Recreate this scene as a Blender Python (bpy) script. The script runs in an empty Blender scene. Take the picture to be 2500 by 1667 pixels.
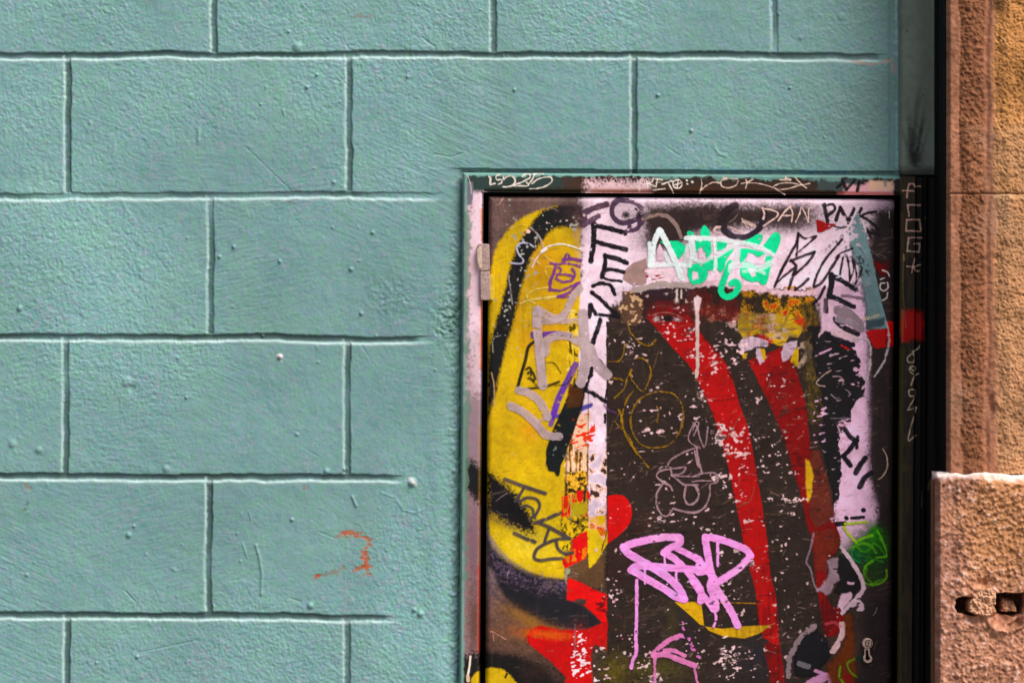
import bpy, math
import numpy as np

# ------------------------------------------------------------------ camera, sky, sun, exposure
S = 1.0 / 1715.0          # metres per unit of wall layout (a block course is 343 units = 20 cm)
D = 5.6                   # camera distance from the wall face
scene = bpy.context.scene
cam_data = bpy.data.cameras.new('camera')
cam = bpy.data.objects.new('camera', cam_data)
scene.collection.objects.link(cam)
cam.location = (0, -D, 0)
cam.rotation_euler = (math.radians(90), 0, 0)
cam_data.sensor_width = 36
cam_data.lens = 36 * D / (2500 * S)
cam_data.clip_end = 200
scene.camera = cam

SUN = np.array([0.58, -0.62, 1.02]); SUN = SUN / np.linalg.norm(SUN)
world = bpy.data.worlds.new('World'); scene.world = world
world.use_nodes = True
wn = world.node_tree
bg = wn.nodes['Background']
sky = wn.nodes.new('ShaderNodeTexSky')
sky.sky_type = 'NISHITA'; sky.sun_disc = False
sky.sun_elevation = math.asin(SUN[2])
sky.sun_rotation = math.atan2(SUN[0], SUN[1])
sky.dust_density = 3.0
wn.links.new(sky.outputs[0], bg.inputs[0])
bg.inputs[1].default_value = 0.125
sd = bpy.data.lights.new('sun', 'SUN')
sd.energy = 3.9; sd.angle = math.radians(30.0); sd.color = (1.0, 0.95, 0.90)
so = bpy.data.objects.new('sun', sd); scene.collection.objects.link(so)
from mathutils import Vector
so.rotation_euler = Vector(SUN.tolist()).to_track_quat('Z', 'Y').to_euler()
scene.view_settings.view_transform = 'Standard'
scene.view_settings.look = 'None'
scene.view_settings.exposure = 0.0
scene.view_settings.gamma = 1.0
scene.cycles.transparent_max_bounces = 24

# ------------------------------------------------------------------ helpers
def lin(c):
    c = np.asarray(c, float) / 255.0
    return np.where(c <= 0.04045, c / 12.92, ((c + 0.055) / 1.055) ** 2.4)

def sstep(a, b, x):
    t = np.clip((x - a) / (b - a + 1e-9), 0, 1)
    return t * t * (3 - 2 * t)

def fnoise(h, w, sx, sy=None, seed=0, ang=0.0):
    """gaussian-filtered noise, std 1; sx, sy are blur lengths in cells along / across the direction ang"""
    sy = sx if sy is None else sy
    r = np.random.default_rng(seed)
    f = np.fft.rfft2(r.standard_normal((h, w)))
    ky = np.fft.fftfreq(h)[:, None] * 2 * np.pi
    kx = np.fft.rfftfreq(w)[None, :] * 2 * np.pi
    a = math.radians(ang)
    u = kx * math.cos(a) + ky * math.sin(a)
    v = -kx * math.sin(a) + ky * math.cos(a)
    f *= np.exp(-0.5 * ((u * sx) ** 2 + (v * sy) ** 2))
    n = np.fft.irfft2(f, (h, w))
    return (n - n.mean()) / (n.std() + 1e-9)

def sample(cv, X, Y, step):
    """wrap-around bilinear lookup of a tile of noise laid out every `step` units"""
    h, w = cv.shape
    fx = X / step; fy = Y / step
    ix = np.floor(fx).astype(int); iy = np.floor(fy).astype(int)
    tx = fx - ix; ty = fy - iy
    x0 = ix % w; x1 = (ix + 1) % w; y0 = iy % h; y1 = (iy + 1) % h
    return (cv[y0, x0] * (1 - tx) + cv[y0, x1] * tx) * (1 - ty) + (cv[y1, x0] * (1 - tx) + cv[y1, x1] * tx) * ty

def link(name, me, mat=None, parent=None):
    o = bpy.data.objects.new(name, me)
    scene.collection.objects.link(o)
    if parent is not None: o.parent = parent
    if mat is not None and me is not None: me.materials.append(mat)
    return o

def tag(o, label=None, cat=None, group=None, kind=None):
    if label: o['label'] = label
    if cat: o['category'] = cat
    if group: o['group'] = group
    if cat and not kind: kind = 'thing'
    if kind: o['kind'] = kind
    return o

def empty(name, loc=(0, 0, 0)):
    o = bpy.data.objects.new(name, None); scene.collection.objects.link(o)
    o.location = loc
    return o

def grid_mesh(name, P, mask=None, col=None, alpha=None, smooth=True):
    """P (h,w,3) grid of points -> mesh of quads where mask (h-1,w-1) is true"""
    h, w = P.shape[:2]
    if mask is None: mask = np.ones((h - 1, w - 1), bool)
    ii, jj = np.nonzero(mask)
    q = np.stack([ii * w + jj, (ii + 1) * w + jj, (ii + 1) * w + jj + 1, ii * w + jj + 1], 1)
    used, inv = np.unique(q.ravel(), return_inverse=True)
    q = inv.reshape(-1, 4).astype(np.int32)
    V = P.reshape(-1, 3)[used].astype(np.float32)
    me = bpy.data.meshes.new(name)
    me.vertices.add(len(V)); me.vertices.foreach_set('co', V.ravel())
    me.loops.add(q.size); me.loops.foreach_set('vertex_index', q.ravel())
    me.polygons.add(len(q)); me.polygons.foreach_set('loop_start', np.arange(0, q.size, 4, dtype=np.int32))
    me.update(calc_edges=True)
    if smooth: me.shade_smooth()
    if col is not None:
        c = np.ones((len(V), 4), np.float32)
        c[:, :3] = col.reshape(-1, 3)[used]
        if alpha is not None: c[:, 3] = alpha.reshape(-1)[used]
        at = me.color_attributes.new('Col', 'FLOAT_COLOR', 'POINT')
        at.data.foreach_set('color', c.ravel())
    return me

def mat_vc(name, rough=0.5, bump=0.0, bscale=900.0, spec=0.4, use_alpha=False, bdist=0.001):
    m = bpy.data.materials.new(name); m.use_nodes = True
    nt = m.node_tree; b = nt.nodes['Principled BSDF']
    a = nt.nodes.new('ShaderNodeAttribute'); a.attribute_name = 'Col'
    nt.links.new(a.outputs['Color'], b.inputs['Base Color'])
    b.inputs['Specular IOR Level'].default_value = spec
    n2 = nt.nodes.new('ShaderNodeTexNoise'); n2.inputs['Scale'].default_value = 40; n2.inputs['Detail'].default_value = 5
    tc = nt.nodes.new('ShaderNodeTexCoord')
    nt.links.new(tc.outputs['Object'], n2.inputs['Vector'])
    mr = nt.nodes.new('ShaderNodeMapRange')
    mr.inputs[1].default_value = 0.3; mr.inputs[2].default_value = 0.7
    mr.inputs[3].default_value = rough - 0.1; mr.inputs[4].default_value = min(1, rough + 0.12)
    nt.links.new(n2.outputs[0], mr.inputs[0]); nt.links.new(mr.outputs[0], b.inputs['Roughness'])
    if use_alpha: nt.links.new(a.outputs['Alpha'], b.inputs['Alpha'])
    if bump > 0:
        n = nt.nodes.new('ShaderNodeTexNoise'); n.inputs['Scale'].default_value = bscale; n.inputs['Detail'].default_value = 3
        nt.links.new(tc.outputs['Object'], n.inputs['Vector'])
        bp = nt.nodes.new('ShaderNodeBump'); bp.inputs['Strength'].default_value = bump; bp.inputs['Distance'].default_value = bdist
        nt.links.new(n.outputs[0], bp.inputs['Height']); nt.links.new(bp.outputs[0], b.inputs['Normal'])
    return m

def mat_flat(name, srgb, rough=0.6, metal=0.0, nscale=60, var=0.25, bump=0.3):
    m = bpy.data.materials.new(name); m.use_nodes = True
    nt = m.node_tree; b = nt.nodes['Principled BSDF']
    tc = nt.nodes.new('ShaderNodeTexCoord')
    n = nt.nodes.new('ShaderNodeTexNoise'); n.inputs['Scale'].default_value = nscale; n.inputs['Detail'].default_value = 6
    nt.links.new(tc.outputs['Object'], n.inputs['Vector'])
    r = nt.nodes.new('ShaderNodeValToRGB')
    c = lin(srgb)
    r.color_ramp.elements[0].position = 0.3; r.color_ramp.elements[1].position = 0.7
    r.color_ramp.elements[0].color = (*(c * (1 - var)), 1); r.color_ramp.elements[1].color = (*np.clip(c * (1 + var), 0, 1), 1)
    nt.links.new(n.outputs[0], r.inputs[0]); nt.links.new(r.outputs[0], b.inputs['Base Color'])
    b.inputs['Specular IOR Level'].default_value = 0.12 if max(srgb) < 40 else 0.4
    b.inputs['Roughness'].default_value = rough; b.inputs['Metallic'].default_value = metal
    bp = nt.nodes.new('ShaderNodeBump'); bp.inputs['Strength'].default_value = bump; bp.inputs['Distance'].default_value = 0.001
    n3 = nt.nodes.new('ShaderNodeTexNoise'); n3.inputs['Scale'].default_value = 700
    nt.links.new(tc.outputs['Object'], n3.inputs['Vector'])
    nt.links.new(n3.outputs[0], bp.inputs['Height']); nt.links.new(bp.outputs[0], b.inputs['Normal'])
    return m

def W3(X, Y, dep, ref=0.0):
    """layout units -> metres; dep = metres in front of the wall face; ref = the depth the layout was measured at"""
    f = (D - ref) / D
    return np.stack([(X - 1250.0) * S * f, -np.broadcast_to(dep, X.shape), (833.5 - Y) * S * f], -1)

def bm_boxes(boxes, bevel=0.0, name='box', quads=None):
    """boxes in metres (x0,x1,y0,y1,z0,z1)"""
    import bmesh
    bm = bmesh.new()
    for (x0, x1, y0, y1, z0, z1) in boxes:
        vs = [bm.verts.new(p) for p in ((x0,y0,z0),(x1,y0,z0),(x1,y1,z0),(x0,y1,z0),(x0,y0,z1),(x1,y0,z1),(x1,y1,z1),(x0,y1,z1))]
        for f in ((0,3,2,1),(4,5,6,7),(0,1,5,4),(1,2,6,5),(2,3,7,6),(3,0,4,7)): bm.faces.new([vs[i] for i in f])
    if bevel > 0:
        bmesh.ops.bevel(bm, geom=bm.edges[:], offset=bevel, segments=2, affect='EDGES', profile=0.6)
    me = bpy.data.meshes.new(name); bm.to_mesh(me); bm.free()
    return me

# ------------------------------------------------------------------ block wall
TH = 0.40 * math.pi / 180
ct, st = math.cos(TH), math.sin(TH)
DX, DY = 1193.0, 480.0               # top left corner of the door leaf in layout units
def loc2lay(u, v): return DX + u * ct - v * st, DY + u * st + v * ct
def lay2loc(X, Y):
    x = X - DX; y = Y - DY
    return x * ct + y * st, -x * st + y * ct
LW, BOT = 990.0, 2400.0              # leaf width, leaf/frame foot (local)
FL, FT, FR = -64.0, -58.0, 1094.0    # frame outer edges (local)
GROUND = 833.5 + 2060

T = 1024
ST = 2.0
nz = dict(
    fine=fnoise(T, T, 0.75, seed=1), fine2=fnoise(T, T, 1.3, seed=2), med=fnoise(T, T, 5, seed=3), big=fnoise(T, T, 26, seed=4),
    huge=fnoise(T, T, 90, seed=5), s0=fnoise(T, T, 5, 0.7, seed=6, ang=4), s1=fnoise(T, T, 8, 0.7, seed=7, ang=24),
    s2=fnoise(T, T, 7, 0.7, seed=8, ang=38), s3=fnoise(T, T, 5, 0.7, seed=9, ang=-14),
    m1=fnoise(T, T, 45, seed=10), m2=fnoise(T, T, 45, seed=11), m3=fnoise(T, T, 60, seed=12),
    c1=fnoise(T, T, 2.3, seed=13), c2=fnoise(T, T, 1.9, seed=14), d1=fnoise(T, T, 1.2, seed=18), d2=fnoise(T, T, 1.5, seed=19), c3=fnoise(T, T, 14, seed=15), wav=fnoise(T, T, 22, seed=16), wav2=fnoise(T, T, 6, seed=17))

def axis(fine0, fine1, step, lo, hi, coarse):
    a = np.arange(fine0, fine1 + step, step)
    l = np.arange(fine0 - coarse, lo - coarse, -coarse)[::-1]
    r = np.arange(a[-1] + coarse, hi + coarse, coarse)
    return np.concatenate([l, a, r])

xs = axis(-20, 2200, 1.8, -1500, 2196, 6); xs = xs[xs <= 2196]
ys = axis(-20, 1690, 1.8, -900, GROUND, 6)
X, Y = np.meshgrid(xs, ys)
N = {k: sample(v, X, Y, ST) for k, v in nz.items()}

# horizontal joints: (x, y) knots along each, and where they die out towards the door frame
JK = [
    ([-1500, 0, 840, 1680, 2190], [-210, -209, -212, -210, -206], 1e9),
    ([-1500, 0, 300, 560, 840, 1680, 1950, 2190], [136, 135, 134, 131, 132, 133, 136, 139], 2181),
    ([-1500, 0, 300, 840, 1060, 1110], [479, 478, 476, 475, 478, 470], 1100),
    ([-1500, 0, 600, 1010, 1110], [821, 820, 823, 827, 829], 1072),
    ([-1500, 0, 400, 840, 1010], [1162, 1161, 1162, 1164, 1165], 1014),
    ([-1500, 0, 400, 700, 840, 970, 1010], [1499, 1500, 1501, 1503, 1505, 1510, 1512], 992),
    ([-1500, 1100], [1842, 1846], 1000), ([-1500, 1100], [2185, 2188], 1000), ([-1500, 1100], [2528, 2530], 1000), ([-1500, 1100], [-552, -550], 1e9)]
VA = [[-1545, -859, -175, 514, 1203, 1889], [-1205, -520, 166, 850, 1547, 2300]]
VX = {1: [-1545, -859, -170, 521, 1203, 1889], 2: [-1205, -520, 165, 851, 1547], 3: [-1545, -859, -172, 514],
      4: [-1205, -520, 160, 848], 5: [-1545, -859, -175, 510], 6: [-1205, -520, 163, 846],
      0: [-1205, -520, 166, 850, 1547], 7: [-1545, -859, -175, 512], 8: [-1205, -520, 164, 848]}

H = np.zeros_like(X)      # relief, metres, + towards camera
groove = np.zeros_like(X)
LIP = np.zeros_like(X)
jy = []
for k, (kx, ky, xe) in enumerate(JK):
    yc = np.interp(X, kx, ky) + 1.0 * sample(nz['wav'], X, X * 0 + 400 * k, ST) + 0.8 * sample(nz['wav2'], X, X * 0 + 311 * k, ST)
    jy.append(yc)
def profile(t, wl, wd, wr):
    """groove: sharp drop at t=-wl, flat floor to wd, chamfer back up to wr"""
    a = sstep(-wl - 2.2, -wl + 1.5, t)
    b = 1 - sstep(wd, wr, t)
    return np.clip(np.minimum(a, b), 0, 1)
for k, (kx, ky, xe) in enumerate(JK):
    t = Y - jy[k] - 1.0 + 0.5 * N['fine2']
    wobble = 1.0 + 0.12 * sample(nz['wav'], X, X * 0 + 77 * k, ST)
    g = profile(t, 6.5 * wobble, 3.2, 12.0 + 1.2 * sample(nz['wav2'], X, X * 0 + 53 * k, ST))
    if k in (2,):   # weak joint
        g = g * (0.62 + 0.1 * sample(nz['wav'], X, X * 0, ST))
    fade = 1 - sstep(xe - 60 - 15 * 1, xe, X + 6 * N['med'])
    groove = np.maximum(groove, g * fade)
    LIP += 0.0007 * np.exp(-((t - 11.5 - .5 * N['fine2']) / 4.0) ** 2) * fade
order = sorted(range(len(JK)), key=lambda k: JK[k][1][0])
rowY = [np.full_like(X, -5000)] + [jy[k] for k in order] + [np.full_like(X, 9000)]
rowid = {0: 8, 1: 0, 2: 1, 3: 2, 4: 3, 5: 4, 6: 5, 7: 6, 8: 7, 9: 8, 10: 7}
for r in range(len(rowY) - 1):
    inside = sstep(-3, 3, Y - rowY[r]) * sstep(-4, 3, rowY[r + 1] - 5 - Y)
    for vx in VX[rowid[r]]:
        xc = vx + 1.1 * sample(nz['wav'], Y, Y * 0 + vx, ST) + 0.8 * sample(nz['wav2'], Y, Y * 0 + vx, ST)
        t = -(X - xc) + 0.5 * N['fine2']
        # from the right: sharp drop; to the left a worn chamfer
        g = profile(t, 8.0, 1.6, 9.5 + 1.2 * sample(nz['wav2'], Y, Y * 0 + vx, ST))
        dep = 0.86 + 0.12 * sample(nz['wav'], Y, Y * 0 + vx + 50, ST)
        if vx == 514: dep = dep * 0.85
        if vx == 1889: dep = dep * (0.5 + 0.4 * (1 - sstep(20, 130, Y)))
        groove = np.maximum(groove, g * dep * inside)
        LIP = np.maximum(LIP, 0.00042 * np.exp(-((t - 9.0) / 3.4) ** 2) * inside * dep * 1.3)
GD = 0.0036
H -= GD * groove
H += 0.6 * LIP

# brush and trowel texture
w1 = sstep(-0.6, 0.9, N['m1']); w2 = sstep(-0.4, 1.0, N['m2']); w3 = sstep(-0.2, 1.2, N['m3'])
stri = N['s0'] * (1 - w1) + N['s1'] * w1
stri = stri * (1 - w2) + N['s3'] * w2 * 1.0
stri = stri * (1 - w3) + N['s2'] * w3
rough_amt = 0.75 + 0.35 * N['huge'] + 0.2 * N['big']
rough_amt = np.clip(rough_amt, 0.45, 1.15)
H += (0.00008 * stri * np.clip(0.9 - 0.55 * N['m3'], 0.15, 1.8) + 0.00014 * N['fine2'] * rough_amt + 0.00019 * N['fine'] * rough_amt + 0.00004 * N['c1'] * rough_amt) * (1 - 0.3 * groove)
H += 0.00030 * N['med'] * 0.55 + 0.0005 * N['big'] * 0.5

# coarse crumbs of plaster where the wall was made good beside the frame
cr_ = np.exp(-(((X - 1096) / 34) ** 2 + ((Y - 775) / 62) ** 2)) * (X < 1128) + 0.5 * np.exp(-((X - 1112) / 14) ** 2) * (Y > 560) + .35 * np.exp(-(((X - 960) / 60) ** 2 + ((Y - 720) / 50) ** 2))
H += cr_ * 1.8 * (0.0007 * np.clip(N['c1'] - 0.4, 0, 3) + 0.00035 * N['fine2'] + 0.0004 * N['d1'])
# grit, drips and plaster crumbs
rng = np.random.default_rng(5)
def bump(cx, cy, rx, ry, h, ang=0.0, p=1.0):
    R = max(rx, ry) * 3 + 3
    x0, x1 = np.searchsorted(xs, [cx - R, cx + R]); y0, y1 = np.searchsorted(ys, [cy - R, cy + R])
    if x1 <= x0 or y1 <= y0: return
    xx = X[y0:y1, x0:x1] - cx; yy = Y[y0:y1, x0:x1] - cy
    a = math.radians(ang)
    u = xx * math.cos(a) + yy * math.sin(a); v = -xx * math.sin(a) + yy * math.cos(a)
    d = (u / rx) ** 2 + (v / ry) ** 2
    H[y0:y1, x0:x1] += h * np.exp(-d ** p)
for _ in range(420):
    cx = rng.uniform(-1400, 2180); cy = rng.uniform(-800, 2800); r = rng.uniform(1.6, 3.6)
    bump(cx, cy, r, r * rng.uniform(0.8, 1.4), rng.uniform(0.0006, 0.0019), rng.uniform(0, 180))
for _ in range(60):
    bump(rng.uniform(-1400, 2180), rng.uniform(-800, 2800), rng.uniform(3, 5), rng.uniform(12, 30), rng.uniform(0.0003, 0.0008), rng.uniform(-30, 30))
for _ in range(60):
    bump(rng.uniform(-1400, 2180), rng.uniform(-800, 2800), rng.uniform(1.5, 2.4), rng.uniform(14, 34), -rng.uniform(0.0004, 0.0009), rng.uniform(-70, -10))
for cx, cy, r, h in [(726, 115, 10, 0.0035), (1007, 1177, 9, 0.006), (1027, 1497, 7, 0.004), (1012, 1488, 5, 0.003), (758, 1478, 7, 0.0035), (314, 1306, 6, 0.003),
                     (327, 1284, 3, 0.002), (684, 871, 6, 0.004), (683, 638, 4, 0.003), (571, 603, 4, 0.003), (857, 657, 5, 0.003), (536, 627, 4, 0.003), (882, 765, 4, 0.003),
                     (455, 970, 3, 0.003), (641, 819, 4, 0.003), (310, 930, 12, 0.002), (322, 948, 8, -0.002), (30, 1083, 9, 0.002), (95, 1098, 8, 0.002), (48, 753, 6, 0.003),
                     (713, 1268, 4, 0.003), (843, 1145, 5, 0.0035), (797, 1150, 6, 0.003), (406, 1145, 8, 0.002), (750, 214, 4, 0.003), (774, 183, 3, 0.003), (636, 255, 3, 0.0025),
                     (815, 445, 4, 0.0025), (995, 188, 3, 0.003), (1256, 220, 4, 0.003), (1606, 233, 4, 0.003), (1688, 320, 4, 0.003), (2012, 335, 3, 0.002), (1928, 215, 3, 0.003),
                     (2055, 42, 8, 0.0015), (1955, 93, 5, 0.0015), (910, 568, 4, 0.003), (725, 1060, 4, 0.002), (335, 1602, 4, 0.003), (235, 1617, 3, 0.002), (66, 1402, 4, 0.002)]:
    bump(cx, cy, r, r, h, p=1.6)
def ridge(pts, w, h):
    pts = np.array(pts, float)
    x0, y0 = pts.min(0) - 4 * w; x1, y1 = pts.max(0) + 4 * w
    a, b = np.searchsorted(xs, [x0, x1]); c, d = np.searchsorted(ys, [y0, y1])
    if b <= a or d <= c: return
    dist = seg_dist(X[c:d, a:b], Y[c:d, a:b], pts)
    H[c:d, a:b] += h * np.exp(-(dist / w) ** 2)
def seg_dist(PX, PY, pts):
    best = np.full(PX.shape, 1e9)
    for (ax, ay), (bx, by) in zip(pts[:-1], pts[1:]):
        dx, dy = bx - ax, by - ay
        L = dx * dx + dy * dy + 1e-9
        t = np.clip(((PX - ax) * dx + (PY - ay) * dy) / L, 0, 1)
        best = np.minimum(best, (PX - ax - t * dx) ** 2 + (PY - ay - t * dy) ** 2)
    return np.sqrt(best)
ridge([(625, 1330), (634, 1362), (640, 1400), (638, 1450)], 3.2, 0.0016)
ridge([(485, 313), (484, 345)], 3.5, 0.0012)
ridge([(591, 1322), (604, 1362)], 1.6, 0.0010)
ridge([(608, 1250), (613, 1267)], 1.6, 0.0010)
ridge([(860, 1212), (870, 1235)], 3.0, 0.0020)
ridge([(690, 268), (695, 282)], 2.0, 0.0012)
ridge([(1747, 366), (1758, 378), (1772, 382)], 3, 0.0012)
ridge([(930, 1202), (965, 1215), (985, 1245), (1015, 1252), (1045, 1238)], 2.6, 0.0007)
ridge([(710, 1460), (735, 1468)], 1.6, -0.001)
ridge([(306, 1442), (328, 1466)], 1.8, -0.0012)
ridge([(340, 1592), (480, 1562)], 1.6, -0.0008)
ridge([(600, 360), (710, 465)], 1.4, -0.0007)
ridge([(1060, 376), (1100, 384), (1130, 374)], 1.8, -0.0010)
ridge([(1030, 92), (1062, 116)], 1.8, -0.0012)

# plaster pulled in towards the door frame, and the trowelled ridge at the right end
u_, v_ = lay2loc(X, Y)
dl = FL - u_
left_zone = (v_ > FT - 10)
H -= left_zone * 0.0060 * np.exp(-np.clip(dl, 0, 999) / (17 + 3 * N['wav'])) * (0.75 + 0.25 * sstep(-30, 60, v_ - FT))
H += left_zone * 0.0012 * np.exp(-((dl - 55) / 26) ** 2) * (1 + 0.4 * N['big'])
H += 0.0034 * np.exp(-((X - 2190 - 1.2 * N['wav']) / 4.5) ** 2) * (Y < 440)
H -= 0.0022 * np.exp(-((X - 2176) / 6.0) ** 2) * (Y < 440)
H -= (Y < 425) * 0.0012 * np.exp(-np.clip(FT - v_, 0, 999) / 9.0) * (X > 1130)

# paint colour: teal emulsion, mottled; rust where it is knocked off
teal = lin((118, 159, 157))
C = np.ones(X.shape + (3,)) * teal
tint = 0.030 * N['c1'] + 0.022 * N['c3']
C[..., 0] *= 1 + 0.06 * N['d1'] + 0.035 * N['c3']
C[..., 1] *= 1 + 0.03 * N['d2'] + 0.01 * N['c3']
C[..., 2] *= 1 + 0.04 * N['d1'] - 0.03 * N['d2']
grn = sstep(0.8, 2.2, N['c2'] * .7 + 0.5 * N['d2'] + 0.7 * N['c3'])[..., None]
C = C * (1 - 0.30 * grn) + lin((106, 168, 142)) * 0.30 * grn
mv = sstep(0.8, 2.2, N['d1'] * .7 + .4 * N['c1'] - 0.6 * N['c3'])[..., None]
C = C * (1 - 0.25 * mv) + lin((160, 152, 162)) * 0.25 * mv
C *= (1 + 0.055 * N['huge'] + 0.035 * N['big'] + 0.03 * N['m1'])[..., None]
C *= (1 - 0.62 * sstep(0.42, 0.72, groove) * (0.75 + 0.25 * sstep(-1, 1.0, N['c3'])))[..., None]     # joint floors darkened, shade put into the colour
# shade painted into the wall colour, growing towards the right-hand corner
corner_shade = sstep(1700, 2190, X) * (0.28 + 0.10 * N['big'])
C = C * (1 - corner_shade[..., None]) + lin((92, 112, 100)) * corner_shade[..., None]
lip_light = np.clip(LIP / 0.0007, 0, 1)[..., None] * 0.72      # painted highlight: joint lips made paler where they catch light
C = C * (1 - lip_light) + lin((196, 222, 218)) * lip_light
cd = (np.clip(cr_, 0, 1) * sstep(-0.2, 1.2, -N['c1'] + .5 * N['d2']) * .6)[..., None]; C = C * (1 - cd) + lin((66, 100, 86)) * cd  # dark speckled shading of the crumbs, added as colour
st_ = (0.16 * sstep(0.6, 2.0, sample(nz['wav'], X * 1.6, Y * 0.12, ST) + 0.4 * N['big']))[..., None]; C = C * (1 - st_) + lin((96, 120, 110)) * st_     # faint water runs
def stain(pts, w, col, a, rough=1.0, thr=0.0):
    global C
    pts = np.array(pts, float)
    x0, y0 = pts.min(0) - 3 * w; x1, y1 = pts.max(0) + 3 * w
    c0, c1 = np.searchsorted(xs, [x0, x1]); r0, r1 = np.searchsorted(ys, [y0, y1])
    d = w - seg_dist(X[r0:r1, c0:c1], Y[r0:r1, c0:c1], pts) + rough * (N['fine2'][r0:r1, c0:c1] + N['s0'][r0:r1, c0:c1])
    al = (a * sstep(-1.5, 2.0, d))[..., None]
    C[r0:r1, c0:c1] = C[r0:r1, c0:c1] * (1 - al) + lin(col) * al
    H[r0:r1, c0:c1] -= 0.0004 * al[..., 0]
RUST = (188, 84, 22)
stain([(838, 1303), (862, 1301), (888, 1306)], 5.0, RUST, 0.8, 3.0)
stain([(815, 1312), (840, 1304)], 2.5, (165, 100, 60), 0.6, 2.0)
stain([(888, 1306), (900, 1318), (904, 1332)], 4, (170, 95, 55), 0.7, 2.2)
stain([(892, 1348), (896, 1370), (897, 1392)], 7.5, RUST, 0.85, 3.5)
stain([(862, 1388), (885, 1384)], 3.5, (165, 85, 40), 0.8, 2.5)
stain([(776, 1405), (800, 1400), (840, 1388)], 5, (140, 105, 75), 0.55, 2.5)
stain([(772, 1404), (778, 1404)], 4, (170, 75, 35), 0.9, 1.5)
stain([(742, 1193), (750, 1189)], 3, (150, 90, 65), 0.45, 1.5)
stain([(62, 1184), (74, 1190)], 5, (150, 105, 85), 0.45, 2)
stain([(872, 40), (905, 42)], 4, (150, 105, 80), 0.4, 2.5)
stain([(65, 1230), (58, 1250)], 3, (70, 75, 50), 0.6, 2)
stain([(425, 152), (440, 156)], 2.4, (140, 100, 90), 0.4, 1.5)
stain([(700, 494), (712, 497), (722, 499)], 2.2, (120, 90, 80), 0.6, 1.2)
stain([(1003, 1172), (1012, 1180)], 7, (205, 205, 200), 0.9, 1)
stain([(682, 868), (687, 876)], 5, (220, 205, 200), 0.9, 1)
stain([(2080, 150), (2130, 158), (2172, 150), (2186, 138)], 3.5, (185, 150, 125), 0.6, 1.5)
stain([(2180, 160), (2184, 180)], 6, (180, 150, 130), 0.5, 2.0)
stain([(1883, 0), (1884, 60)], 2.5, (150, 190, 215), 0.6, 1.0)
stain([(2188, 250), (2189, 410)], 2.5, (140, 195, 195), 0.5, 1.0)
stain([(2186, 0), (2188, 140)], 2.5, (175, 190, 178), 0.5, 1.2)
stain([(1700, 416), (1900, 418), (2060, 420)], 3.5, (90, 150, 190), 0.45, 1.5)
# dark green speckle on the wall along the frame, stronger lower down
ov = sstep(34, 0, dl) * left_zone * sstep(-0.8, 1.6, N['fine2'] + 0.6 * N['med']) * (0.35 + 0.3 * sstep(1000, 1150, Y))
C = C * (1 - ov[..., None]) + lin((62, 84, 74)) * ov[..., None]

cx_ = 0.5 * (X[:-1, :-1] + X[1:, 1:]); cy_ = 0.5 * (Y[:-1, :-1] + Y[1:, 1:])
cu, cv = lay2loc(cx_, cy_)
mask = ~((cu > FL + 4) & (cv > FT + 4))
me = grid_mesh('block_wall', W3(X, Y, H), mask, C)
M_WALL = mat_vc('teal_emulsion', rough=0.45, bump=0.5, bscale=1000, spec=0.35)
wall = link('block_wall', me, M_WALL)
tag(wall, 'teal painted block wall with rendered joints, left of and above the graffitied door', 'wall')
# body of the wall behind its painted face, set into the same thing
core = link('wall_core', bm_boxes([(-1500 * S - 1250 * S, (1120 - 1250) * S, 0.02, 0.25, -2060 * S, 1733 * S),
                                   ((1120 - 1250) * S, 1700 * S, 0.02, 0.25, (833.5 - 425) * S, 1733 * S)]), mat_flat('mortar', (120, 125, 120)), wall)
del N, H, C, X, Y, groove, jy, rowY

# ------------------------------------------------------------------ painting engine for door and frame
class Canvas:
    def __init__(s, us, vs, base, seed=0):
        s.us, s.vs = us, vs
        U, V = np.meshgrid(us, vs)
        s.U, s.V = U, V
        s.X, s.Y = loc2lay(U, V)
        h, w = U.shape
        q = 1.6
        T2 = 768
        def nn(sx, sy=None, sd=0, ang=0): return sample(fnoise(T2, T2, sx, sy, seed + sd, ang), s.X, s.Y, q)
        s.g = nn(0.65, sd=1); s.g2 = nn(1.4, sd=2); s.m = nn(4, sd=3); s.b = nn(14, sd=4); s.bb = nn(45, sd=5)
        s.hs = nn(4.5, 0.8, 6, -12); s.vsn = nn(0.9, 9, 7); s.fl = nn(2.0, 1.05, 8, -10); s.hs2 = nn(9, 0.7, 9, -4)
        s.m2 = nn(4, sd=10); s.b2 = nn(12, sd=11)
        s.C = np.ones((h, w, 3)) * lin(base)
        s.R = s.C
    def box(s, x0, y0, x1, y1, pad=14):
        # columns / rows bracket (door is turned by less than half a degree)
        u0, v0 = lay2loc(x0, y0); u1, v1 = lay2loc(x1, y1)
        ua, ub = min(u0, u1, lay2loc(x0, y1)[0]), max(u0, u1, lay2loc(x1, y0)[0])
        va, vb = min(v0, v1, lay2loc(x1, y0)[1]), max(v0, v1, lay2loc(x0, y1)[1])
        a, b = np.searchsorted(s.us, [ua - pad, ub + pad]); c, d = np.searchsorted(s.vs, [va - pad, vb + pad])
        return slice(c, d), slice(a, b)

def curve(pts, n=7):
    pts = np.array(pts, float)
    if len(pts) < 3: return pts
    p = np.vstack([2 * pts[0] - pts[1], pts, 2 * pts[-1] - pts[-2]])
    out = []
    for i in range(1, len(p) - 2):
        for t in np.linspace(0, 1, n, endpoint=False):
            out.append(0.5 * ((2 * p[i]) + (-p[i-1] + p[i+1]) * t + (2*p[i-1] - 5*p[i] + 4*p[i+1] - p[i+2]) * t*t + (-p[i-1] + 3*p[i] - 3*p[i+1] + p[i+2]) * t**3))
    out.append(pts[-1])
    return np.array(out)

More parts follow.
